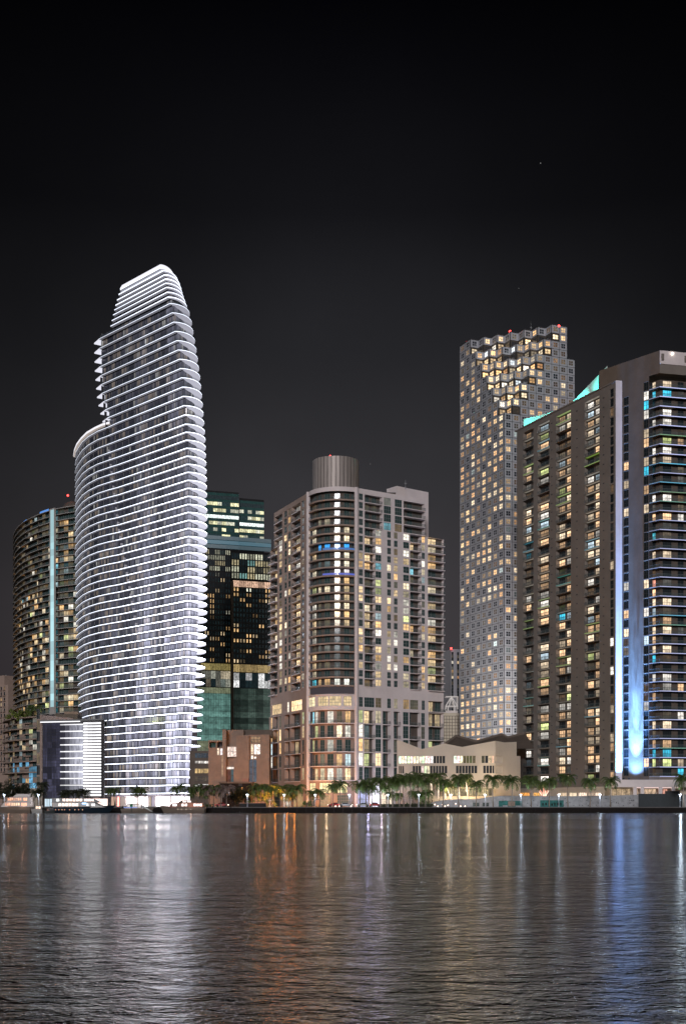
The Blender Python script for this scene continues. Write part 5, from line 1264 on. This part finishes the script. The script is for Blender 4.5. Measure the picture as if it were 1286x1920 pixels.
row([(118, 1490, .75), (129, 1487, .95), (147, 1487, .85), (158, 1486, .95)], 'dark palm before the garage annex, %s from the left', 427.0, 'leaf_dark')
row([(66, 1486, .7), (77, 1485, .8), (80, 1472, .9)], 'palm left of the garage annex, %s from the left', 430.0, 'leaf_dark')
palm(64, 1330, 520, 'small palm on the roof terrace of the curved terraced block', s=1.3, group='roof garden plants', z0=Zp(1345, 520))
# leafy trees (clouds of small leaves on branching trunks)
def bush(name, label, cat, px, Y, ztop, w_, mat, n=1500, z0=GZ, hb=None, seed=0, group=None, leaf=.5):
    R_ = random.Random(seed); x0, y0 = G(px, Y); r = thing(name, label, cat, (x0, y0, z0), group)
    h = ztop - z0; cb = z0 + (h * .35 if hb is None else hb); mb = MB()
    mb.tube([(x0, y0, z0), (x0 + .1, y0, z0 + h * .3), (x0 - .1, y0, z0 + h * .6)], [.25, .2, .12], 'bark')
    for i in range(5):
        a = i * 1.3; mb.tube([(x0, y0, z0 + h * .3), (x0 + w_ * .25 * math.cos(a), y0 + w_ * .2 * math.sin(a), z0 + h * .75)], [.12, .05], 'bark', 5)
    mb.build('trunk', r)
    mb = MB(); cl_ = [(x0 + R_.uniform(-.42, .42) * w_, y0 + R_.uniform(-.3, .3) * w_, R_.uniform(cb, ztop - .6), R_.uniform(.14, .26) * min(w_, h)) for _ in range(16)]
    for i in range(n):
        cx_, cy_, cz_, rr_ = R_.choice(cl_); d = Vector((R_.gauss(0, 1), R_.gauss(0, 1), R_.gauss(0, 1))).normalized() * rr_ * R_.uniform(.5, 1.05)
        p = Vector((cx_, cy_, cz_)) + d; u = Vector((R_.uniform(-1, 1), R_.uniform(-1, 1), R_.uniform(-1, 1))).normalized() * leaf * R_.uniform(.4, 1); v = u.orthogonal().normalized() * leaf * .3
        mb.quad(tuple(p - u), tuple(p + v), tuple(p + u), tuple(p - v), mat)
    mb.build('foliage' if cat == 'shrub' else 'crown', r)
bush('broad_tree', 'big dark tree at the left picture edge above the cream yacht', 'tree', 6, 440, Zp(1466, 440), 9, 'leaf_dark', 2200, seed=1)
bush('broad_tree', 'dark round tree between left edge tree and the columned porch', 'tree', 32, 445, Zp(1468, 445), 9, 'leaf_dark', 2200, seed=2)
bush('broad_tree', 'dark tree beneath the brown concrete building, left of the first lamp', 'tree', 440, 440, Zp(1476, 440), 7, 'leaf_dark', 1800, seed=3)
bush('broad_tree', 'dark tree left of the blue lamp below the concrete block', 'tree', 456, 442, Zp(1480, 442), 6, 'leaf_dark', 1500, seed=4)
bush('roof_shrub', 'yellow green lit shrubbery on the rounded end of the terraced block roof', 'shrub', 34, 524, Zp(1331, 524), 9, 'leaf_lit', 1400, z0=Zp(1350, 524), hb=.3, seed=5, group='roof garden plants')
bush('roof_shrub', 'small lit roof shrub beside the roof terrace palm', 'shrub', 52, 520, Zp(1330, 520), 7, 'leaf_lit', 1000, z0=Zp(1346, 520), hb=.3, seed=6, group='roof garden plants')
for i, (px, yt, w_, lab) in enumerate([(470, 1499, 3, 'clipped shrub at the foot of the first lamp'), (508, 1497, 4, 'shrub by the lit stone ornament'), (575, 1500, 3.5, 'shrub left of the black ring sculpture'), (776, 1502, 6, 'shrub mass under the dense palms, left one'), (795, 1500, 6, 'shrub mass under the dense palms, right one'), (393, 1505, 4, 'low green shrub on the quay beside the lobby')]):
    bush('clipped_shrub', lab, 'shrub', px, 431, Zp(yt, 431), w_, 'palm_leaf', 500, hb=.2, seed=20 + i, leaf=.3)
hd = thing('hedge', 'long low dark hedge under the dense palm row', 'hedge', G(760, 429) + (GZ,)); mb = MB(); R_ = random.Random(9)
for i in range(3000):
    p = Vector((G(R_.uniform(714, 812), 429.5)[0], 429.5 + R_.uniform(-.6, .6), GZ + R_.uniform(.05, .95))); u = Vector((R_.uniform(-1, 1), R_.uniform(-1, 1), R_.uniform(-1, 1))).normalized() * .22; v = u.orthogonal().normalized() * .1
    mb.quad(tuple(p - u), tuple(p + v), tuple(p + u), tuple(p - v), 'leaf_dark')
mb.build('foliage', hd)
# ================================================================ lamps
def lampmesh():
    p = MB(); p.cyl(0, 0, 0, .35, .16, .12, 'lamp_pole', 8); p.cyl(0, 0, .3, 3.5, .07, .055, 'lamp_pole', 8); p.box(.05, .42, -.02, .02, 2.2, 2.28, 'lamp_pole')
    h = MB(); h.cyl(0, 0, 3.45, 4.2, .08, .46, 'led_soft', 10, (.6, .78, .9)); h.cyl(0, 0, 4.2, 4.28, .5, .5, 'lamp_pole', 10); h.ball(0, -.12, 4.0, .22, 'led_soft', (2.2, 2.6, 2.8), 6)
    return p.mesh('lamp_pole'), h.mesh('lamp_head')
LP, LH = lampmesh()
for i, (px, lab) in enumerate([(9, 'street lamp at the left picture edge before the dark tree'), (73, 'street lamp right of the cream yacht'), (464, 'street lamp below the brown concrete building'), (533, 'street lamp just right of the orange sodium lamp'), (591, 'street lamp beside the black ring sculpture'), (655, 'street lamp under the round corner of the drum tower'), (727, 'street lamp at the left end of the hedge'), (785, 'street lamp among the dense palms'), (845, 'street lamp at the left end of the mural wall'), (909, 'street lamp before the small windows of the grey wall'), (976, 'street lamp by the brown and teal mural'), (1047, 'street lamp at the right end of the dark teal mural'), (1124, 'street lamp before the lit shop windows, rightmost but one'), (1274, 'street lamp at the far right by the screen panel')]):
    x, y = G(px, 425.5); r = bpy.data.objects.new('street_lamp', None); col.objects.link(r); r.location = (x, y, GZ); tag(r, lab, 'street lamp', 'street lamps along the waterfront')
    for nm, me in (('pole', LP), ('lamp_head', LH)):
        o = bpy.data.objects.new(nm, me); col.objects.link(o); o.parent = r
    point('lamp_bulb', (x, y - .75, GZ + 3.9), 1000, (.72, .86, 1.0), .25).data.specular_factor = .25
so = thing('sodium_lamp', 'tall mast lamp glowing strong orange among the palms', 'street lamp', G(512, 437) + (GZ,))
x, y = G(512, 437); z = Zp(1477.5, 437); mb = MB(); mb.cyl(x, y, GZ, z + .3, .13, .09, 'lamp_pole', 8); mb.tube([(x, y, z + .3), (x + 1.6, y - .3, z + .35)], .05, 'lamp_pole'); mb.build('pole', so)
mb = MB(); mb.ball(x + 1.8, y - .4, z, .62, 'led_soft', (5, 2.1, .35), 8); mb.cyl(x + 1.8, y - .4, z + .4, z + .55, .35, .2, 'lamp_pole', 8); mb.build('lamp_head', so)
point('sodium_bulb', (x + 1.8, y - 1.1, z - .3), 130000, (1.0, .31, .05), .5).data.specular_factor = .15
for i, px in enumerate((545, 484)):      # no masts built here; the lights below are added without fixtures
    pass
point('shore_fill', G(545, 445) + (5.0,), 9000, (1.0, .36, .1), .4); point('shore_fill', G(488, 446) + (4.0,), 7000, (1.0, .42, .12), .4)  # added lights without fixtures, strengthening the orange glow along the shore
for o in bpy.data.objects:
    if o.type == 'LIGHT' and o.name.startswith(('shore_fill',)): o.data.specular_factor = 0
# path globes along the wall foot
for i, (px, py) in enumerate([(815, 1508.5), (820.5, 1514), (829, 1508.6), (834, 1512), (839.5, 1510), (854, 1507), (863, 1513.5), (871.5, 1512.8), (629, 1512.5), (636, 1512.7), (658, 1512)]):
    Y = 430; x, y = G(px, Y); z = min(Zp(py, Y), 4.2); z = max(z, GZ + .25)
    r = thing('path_light', ('small round path light at the foot of the mural wall, %s from the left' % ordw[i]) if i < 8 else ('small round path light before the drum tower, %s from the left' % ordw[i - 8]), 'path light', (x, y, GZ), 'small path lights')
    mb = MB(); mb.cyl(x, y, GZ, z - .1, .05, .05, 'lamp_pole', 6); mb.build('post', r); mb = MB(); mb.ball(x, y, z, .2, 'led_soft', (4, 2.8, 2.2), 6); mb.build('globe', r)
point('wall_wash', G(840, 430) + (2.6,), 160, (1, .6, .45), .2); point('wall_wash', G(893, 431) + (5.2,), 120, (1, .8, .75), .2); point('wall_wash', G(912, 431) + (5.2,), 120, (1, .8, .75), .2)
# warm and violet light under the drum tower and hall
point('entrance_light', G(690, 449) + (4.5,), 1500, (.62, .6, 1.0), .5); point('entrance_light', G(715, 449) + (4.5,), 1200, (.95, .8, 1.0), .5)
point('shore_fill', G(612, 447) + (5,), 1100, (1, .72, .42), .4); point('terrace_glow', G(880, 438) + (7.5,), 1500, (1, .75, .42), .4); point('terrace_glow', G(840, 438) + (7.5,), 1200, (1, .75, .42), .4); point('terrace_glow', G(950, 438) + (8,), 2200, (1, .72, .4), .4)  # the first is an added fill with no fixture
point('shop_glow', G(1090, 444) + (5.4,), 500, (1, .8, .55), .4); point('shop_glow', G(1125, 444) + (5.4,), 400, (1, .8, .55), .4); point('shop_glow', G(1000, 446) + (5.4,), 500, (1, .55, .2), .4)
for px_ in (480, 496, 516, 538, 552): point('palm_fill', G(px_, 430.5) + (3.2,), 450, (1.0, .30, .04), .3).data.specular_factor = 0  # added fill lights without fixtures, to turn the palms orange
# ring sculpture, ornament, lit tree shrub
r = thing('ring_sculpture', 'black open ring sculpture on the promenade', 'sculpture', G(595, 426) + (GZ,)); x, y = G(595, 426); mb = MB()
mb.tube([(x + 1.3 * math.cos(a), y, GZ + 1.25 + 1.3 * math.sin(a)) for a in [math.radians(q) for q in range(20, 261, 15)]], [.05 + .012 * k for k in range(17)], 'frame_dark', 7); mb.build('ring', r)
r = thing('stone_ornament', 'pale carved stone ornament lit warm under the orange palms', 'ornament', G(506, 428) + (GZ,)); x, y = G(506, 428); mb = MB()
mb.cyl(x, y, GZ, GZ + .4, .5, .35, 'stone_face', 8); mb.cyl(x, y, GZ + .4, GZ + 1.7, .16, .13, 'stone_face', 8); mb.ball(x, y, GZ + 2.1, .38, 'stone_face'); mb.ball(x - .4, y, GZ + 2.05, .2, 'stone_face'); mb.ball(x + .4, y, GZ + 2.05, .2, 'stone_face'); mb.ball(x, y, GZ + 2.6, .18, 'stone_face'); mb.build('body', r)
point('ornament_light', (x, y - 1.5, GZ + .8), 60, (1, .7, .4), .1)
r = thing('lit_shrub', 'branching shrub wrapped in red and white lights by the shop front', 'shrub', G(1019, 441) + (GZ,)); x, y = G(1019, 441); mb = MB()
for i in range(7):
    a = (i - 3) * .28; mb.tube([(x, y, 3.5), (x + math.sin(a) * 1.2, y, 6.2), (x + math.sin(a) * 2.4, y + .3, 8.6 - abs(i - 3) * .35)], [.13, .1, .07], 'led_soft', 5, (2.6, .8, .5) if i % 2 else (2.6, 1.6, 1.2))
mb.build('branches', r)
# promenade clutter
r = thing('planter_wall', 'low dark planter wall under the trees left of the ornament', 'planter', G(480, 429) + (GZ,)); mb = MB(); x0 = G(450, 429)[0]; x1 = G(499, 429)[0]; mb.box(x0, x1, 428.6, 429.4, GZ, GZ + 1.25, 'concrete_dark'); mb.box(x0 - .1, x1 + .1, 428.5, 429.5, GZ + 1.25, GZ + 1.35, 'planter_pink'); mb.build('wall', r)
# cars
def car(px, Y, label, paint, d=1, lights=True):
    x0, y0 = G(px, Y); r = thing('parked_car', label, 'car', (x0, y0, GZ), 'cars on the waterfront road'); L = 4.5
    prof = [(-2.2, .35), (-2.25, .75), (-1.9, .92), (-1.45, .98), (-.8, 1.42), (.55, 1.45), (1.15, 1.0), (1.95, .85), (2.2, .65), (2.2, .35)]
    mb = MB(); n = len(prof)
    for i in range(n):
        (a, za), (b, zb) = prof[i], prof[(i + 1) % n]; wa, wb_ = (.86 if za < 1.2 else .66), (.86 if zb < 1.2 else .66)
        mb.quad((x0 + d * a, y0 - wa, GZ + za), (x0 + d * b, y0 - wb_, GZ + zb), (x0 + d * b, y0 + wb_, GZ + zb), (x0 + d * a, y0 + wa, GZ + za), paint)
    for s in (-1, 1):
        low = [p for p in prof if p[1] < 1.2]; mb.poly([(x0 + d * a, y0 + s * .86, GZ + z) for a, z in low], paint)
        mb.poly([(x0 + d * a, y0 + s * w_, GZ + z) for a, z, w_ in ((-1.45, .98, .86), (-.8, 1.42, .66), (.55, 1.45, .66), (1.15, 1.0, .86))], paint)
    mb.build('body', r)
    mb = MB()
    for a, b in (((-1.25, 1.02), (-.75, 1.36)), ((-.15, 1.02), (-.15, 1.38))): mb.quad((x0 + d * a[0], y0 - .87, GZ + 1.02), (x0 + d * (a[0] + 1.0), y0 - .87, GZ + 1.02), (x0 + d * (b[0] + .55), y0 - .68, GZ + 1.38), (x0 + d * b[0], y0 - .68, GZ + 1.38), 'glass_dark')
    mb.build('window', r)
    for a in (-1.4, 1.4):
        mb = MB(); f = Fr((x0 + d * a - .001, y0 - .8), (x0 + d * a + .33, y0 - .8)); n = 14
        C_ = [(x0 + d * a + .33 * math.cos(2 * math.pi * k / n), GZ + .33 + .33 * math.sin(2 * math.pi * k / n)) for k in range(n)]
        mb.poly([(x, y0 - .9, z) for x, z in C_], 'tyre')
        for k in range(n): p, q = C_[k], C_[(k + 1) % n]; mb.quad((p[0], y0 - .9, p[1]), (q[0], y0 - .9, q[1]), (q[0], y0 + .9, q[1]), (p[0], y0 + .9, p[1]), 'tyre')
        mb.build('wheel', r)
    if lights:
        for a, c, nm in ((2.2, (5, 4.8, 4.2), 'headlight'), (-2.26, (4, .2, .1), 'taillight')):
            for s in (-.6, .6): mb = MB(); mb.ball(x0 + d * a, y0 + s, GZ + .7, .13, 'led_soft', c, 5); mb.build(nm, r)
car(627, 432, 'red car with lights on before the drum tower, leftmost of the row', 'car_red', -1); car(648, 431, 'silver car under the round corner lamp', 'car_silver', 1); car(681, 432, 'silver car before the violet lit entrance', 'car_silver', -1); car(702, 433, 'red car at the right end of the car row', 'car_red', -1)
car(416, 433, 'dark red car behind the pale lit palms right of the lobby', 'car_red', 1)
# ================================================================ boats
def yacht(name, label, pxa, pxb, Y, d, hull, hh, decks, extras=None, B=2.4, rake=.11, bow=1.25):
    """d=1 bow to the right. decks: (s0, s1, z0, z1, inset, mat, windows [(s0, s1, colour, n)])"""
    xa, xb = G(pxa, Y)[0], G(pxb, Y)[0]; L = xb - xa; cx_ = (xa + xb) / 2; r = thing(name, label, 'yacht' if L > 12 else 'boat', (cx_, Y, 0), 'boats moored on the quay')
    X = lambda s: (xa + s * L) if d > 0 else (xb - s * L)
    def sec(s):
        w_ = B * (1 - max(0, (s - .35) / .65) ** 2.4) + .02; top = hh * (1 + (bow - 1) * s ** 2); out = []
        for zz, k, rk in ((-.4, .35, 0), (0.0, .78, 0), (top * .5, .95, .5), (top, 1.0, 1.0)):
            xs = X(s * (1 - rake) + rake * s ** 3 * rk + (rake * .25 * (1 - rk)) * (s < .01)); out.append((xs, w_ * k, zz))
        return out
    mb = MB(); S_ = [sec(i / 20) for i in range(21)]
    for i in range(20):
        for j in range(3):
            for s in (-1, 1): a, b, c_, e = S_[i][j], S_[i + 1][j], S_[i + 1][j + 1], S_[i][j + 1]; mb.quad(*[(p[0], Y + s * p[1], p[2]) for p in (a, b, c_, e)], hull)
        a, b = S_[i][3], S_[i + 1][3]; mb.quad((a[0], Y - a[1], a[2] - .12), (b[0], Y - b[1], b[2] - .12), (b[0], Y + b[1], b[2] - .12), (a[0], Y + a[1], a[2] - .12), 'teak')
    mb.poly([(p[0], Y - p[1], p[2]) for p in S_[0]] + [(p[0], Y + p[1], p[2]) for p in S_[0][::-1]], hull); mb.build('hull', r)
    for (s0, s1, z0, z1, ins_, m_, wins, r0, r1) in decks:
        w_ = B - ins_; mb = MB(); b0, b1 = s0, s1; t0, t1 = s0 + r0, s1 - r1
        bot = [(b0, -w_), (b1 - .03, -w_), (b1, -w_ * .5), (b1, w_ * .5), (b1 - .03, w_), (b0, w_)]; top_ = [(t0, -w_ * .93), (t1 - .03, -w_ * .93), (t1, -w_ * .45), (t1, w_ * .45), (t1 - .03, w_ * .93), (t0, w_ * .93)]
        b3 = [(X(s), Y + y, z0) for s, y in bot]; t3 = [(X(s), Y + y, z1) for s, y in top_]
        for i in range(6): mb.quad(b3[i], b3[(i + 1) % 6], t3[(i + 1) % 6], t3[i], m_)
        mb.poly(t3, m_); o_ = [(X(s + (.012 if s > (s0 + s1) / 2 else -.03)), Y + y * 1.08, z1) for s, y in top_]
        mb.poly([(x, y, z + .1) for x, y, z in o_], m_); mb.poly(o_, m_)
        for i in range(6): a, b = o_[i], o_[(i + 1) % 6]; mb.quad(a, b, (b[0], b[1], b[2] + .1), (a[0], a[1], a[2] + .1), m_)
        mb.build('deckhouse', r)
        for (q0, q1, c, n) in wins:
            for k in range(n):
                sa, sb = q0 + (q1 - q0) * (k + .12) / n, q0 + (q1 - q0) * (k + .88) / n; yy = Y - w_ - .02; yt = Y - w_ * .95 - .03; zA, zB_ = z0 + (z1 - z0) * .3, z0 + (z1 - z0) * .85
                g = MB(); g.quad((X(sa), yy, zA), (X(sb), yy, zA), (X(sb), yt, zB_), (X(sa), yt, zB_), 'glass_office', c); g.build('window', r)
    rl = MB(); n = 12
    for i in range(n):
        s0, s1 = .45 + .52 * i / n, .45 + .52 * (i + 1) / n; a, b = sec(s0)[3], sec(s1)[3]
        rl.tube([(a[0], Y - a[1] * .93, a[2] + .75), (b[0], Y - b[1] * .93, b[2] + .75)], .025, 'frame_white', 4); rl.tube([(a[0], Y - a[1] * .93, a[2]), (a[0], Y - a[1] * .93, a[2] + .75)], .02, 'frame_white', 4)
    rl.build('railing', r)
    if extras: extras(r, X, Y)
    return r
org = (.85, .32, .13); wrm = (1.0, .55, .27)
def ex_blue(r, X, Y):
    mb = MB(); mb.box(min(X(.5), X(.56)), max(X(.5), X(.56)), Y - 2.35, Y - 2.2, 2.85, 3.25, 'led_soft', (1.2, 2.2, 4)); mb.build('lamp', r)
    mb = MB(); mb.tube([(X(.62), Y, 5.0), (X(.58), Y, 6.3)], .08, 'boat_white'); mb.box(X(.58) - .6, X(.58) + .6, Y - .4, Y + .4, 6.2, 6.35, 'boat_white'); mb.build('mast', r)
    for s, c in ((.08, org), (.13, org), (.18, wrm), (.22, org), (.3, org), (.38, wrm), (.44, org), (.5, wrm)):
        mb = MB(); mb.box(min(X(s), X(s + .012)), max(X(s), X(s + .012)), Y - 2.42, Y - 2.36, .95, 1.15, 'led_soft', tuple(v * 1.2 for v in c)); mb.build('porthole', r)
    point('deck_light', (X(.3), Y - 3.2, 3.4), 30, (1, .55, .3), .2)
yacht('motor_yacht', 'large navy hulled yacht with two decks of orange lit windows', 98, 217, 411, 1, 'hull_navy', 1.9, [
    (.04, .86, 1.8, 3.3, .45, 'boat_white', [(.12, .44, wrm, 6), (.56, .6, (.03, .05, .08), 1), (.64, .70, (.03, .05, .08), 2)], 0, .16), (.02, .78, 3.35, 4.75, .8, 'boat_dark', [(.08, .14, (.9, 1, .9), 1), (.18, .5, wrm, 6), (.52, .68, org, 5)], 0, .14)], ex_blue, 2.5, .1, 1.3)
def ex_cream(r, X, Y):
    point('deck_light', (X(.55), Y - 3.3, 3.2), 60, (1, .5, .28), .2); point('deck_light', (X(.2), Y - 3.3, 2.4), 40, (1, .6, .4), .2); mb = MB(); mb.tube([(X(.55), Y, 6.2), (X(.52), Y, 7.4)], .08, 'boat_white'); mb.build('mast', r)
yacht('motor_yacht', 'cream three deck yacht cut by the left picture edge with orange lit saloon', -12, 62, 412, -1, 'hull_cream', 2.0, [
    (.02, .80, 1.9, 3.5, .3, 'hull_cream', [(.1, .25, (1.4, .35, .08), 3), (.28, .5, wrm, 4), (.52, .66, org, 3)], 0, .1), (.04, .66, 3.55, 5.1, .6, 'hull_cream', [(.1, .2, (1.3, .4, .12), 2), (.24, .6, org, 7)], 0, .1), (.08, .5, 5.15, 6.1, 1.1, 'hull_cream', [], 0, .1)], ex_cream, 2.6)
yacht('motor_boat', 'small white motorboat brightly lit at its stern beside the cream yacht', 58, 82, 408, -1, 'boat_white', 1.1, [(.1, .7, 1.0, 2.3, .3, 'hull_cream', [(.15, .55, (2.2, 1.6, 1.2), 2)], 0, .2)], None, 1.3)
yacht('tender_boat', 'low dark tender tied between white motorboat and navy yacht', 82, 106, 409, 1, 'boat_dark', .7, [(.3, .5, .65, 1.3, .5, 'planter_pink', [], 0, .1)], None, .9)
def ex_cruis(r, X, Y):
    mb = MB()
    for k in range(7): s = .1 + k * .06; mb.box(min(X(s), X(s + .035)), max(X(s), X(s + .035)), Y - 1.62, Y - 1.5, 1.62, 1.95, 'led_soft', (.06, .18, .7))
    mb.build('deck_cushions', r); mb = MB(); mb.quad((X(.93), Y - 1.5, .4), (X(.99), Y - 1.2, .3), (X(.7), Y - 1.5, 2.4), (X(.6), Y - 1.55, 2.4), 'boat_white'); mb.build('windscreen', r)
    point('deck_light', (X(.8), Y - 2.6, 1.8), 22, (.8, 1, .95), .2)
yacht('cabin_cruiser', 'brown cabin cruiser with blue lit cockpit and pale raked bow', 228, 290, 409, 1, 'hull_cream', 1.4, [(.12, .72, 1.35, 2.9, .35, 'hull_cream', [(.2, .62, (.16, .12, .09), 4)], .08, .2)], ex_cruis, 1.8, .14)
def ex_tan(r, X, Y):
    mb = MB(); mb.box(min(X(.32), X(.98)), max(X(.32), X(.98)), Y - 1.7, Y + 1.7, 4.05, 4.2, 'roof_brown'); mb.build('canopy', r); point('deck_light', (X(.3), Y - 3.0, 2.6), 32, (1, .6, .4), .2)
    for s in (.3, .4, .5, .58):
        mb = MB(); mb.box(min(X(s), X(s + .015)), max(X(s), X(s + .015)), Y - 2.2, Y - 2.05, 1.1, 1.25, 'led_soft', (1.6, 1.3, 1.1)); mb.build('porthole', r)
yacht('trawler_yacht', 'tan flat roofed yacht with salmon lit saloon, rightmost of the boats', 300, 386, 411, -1, 'hull_cream', 1.8, [(.06, .80, 1.75, 3.2, .35, 'planter_pink', [(.06, .26, (.9, .4, .25), 3), (.38, .52, (.5, .25, .15), 2), (.6, .72, (.25, .12, .08), 1)], 0, .08), (.2, .62, 3.2, 4.05, .9, 'roof_brown', [(.3, .5, (.7, .35, .22), 2)], 0, .1)], ex_tan, 2.2, .09, 1.35)
r = thing('channel_marker', 'green square channel marker on a dark pole before the cabin cruiser', 'channel marker', G(247, 398) + (0,)); x, y = G(247, 398); mb = MB(); mb.cyl(x, y, -.5, 2.6, .12, .12, 'frame_dark', 8); mb.build('pole', r); mb = MB(); mb.box(x - .45, x + .45, y - .2, y - .13, 2.0, 2.9, 'paint_green'); mb.build('board', r)
# dock piles and pontoon by the boats
r = thing('pontoon', 'low dark pontoon running behind the moored boats', 'pontoon', G(200, 416) + (0,)); mb = MB(); x0, x1 = G(-20, 416)[0], G(450, 416)[0]; mb.box(x0, x1, 415, 417, .2, .7, 'concrete_dark'); mb.build('deck', r)
for i in range(14): x = x0 + (x1 - x0) * (i + .5) / 14; mb = MB(); mb.cyl(x, 414.8, -.5, 2.3, .16, .16, 'concrete_dark', 7); mb.build('pile', r)
finish_items()
for o in bpy.data.objects:
    if o.type == 'LIGHT' and o.data.type != 'SUN': o.data.specular_factor = 0.0   # glowing fixtures already glint; the added fills have no fixture
for o in list(bpy.data.objects):
    if '_o' in o: del o['_o']
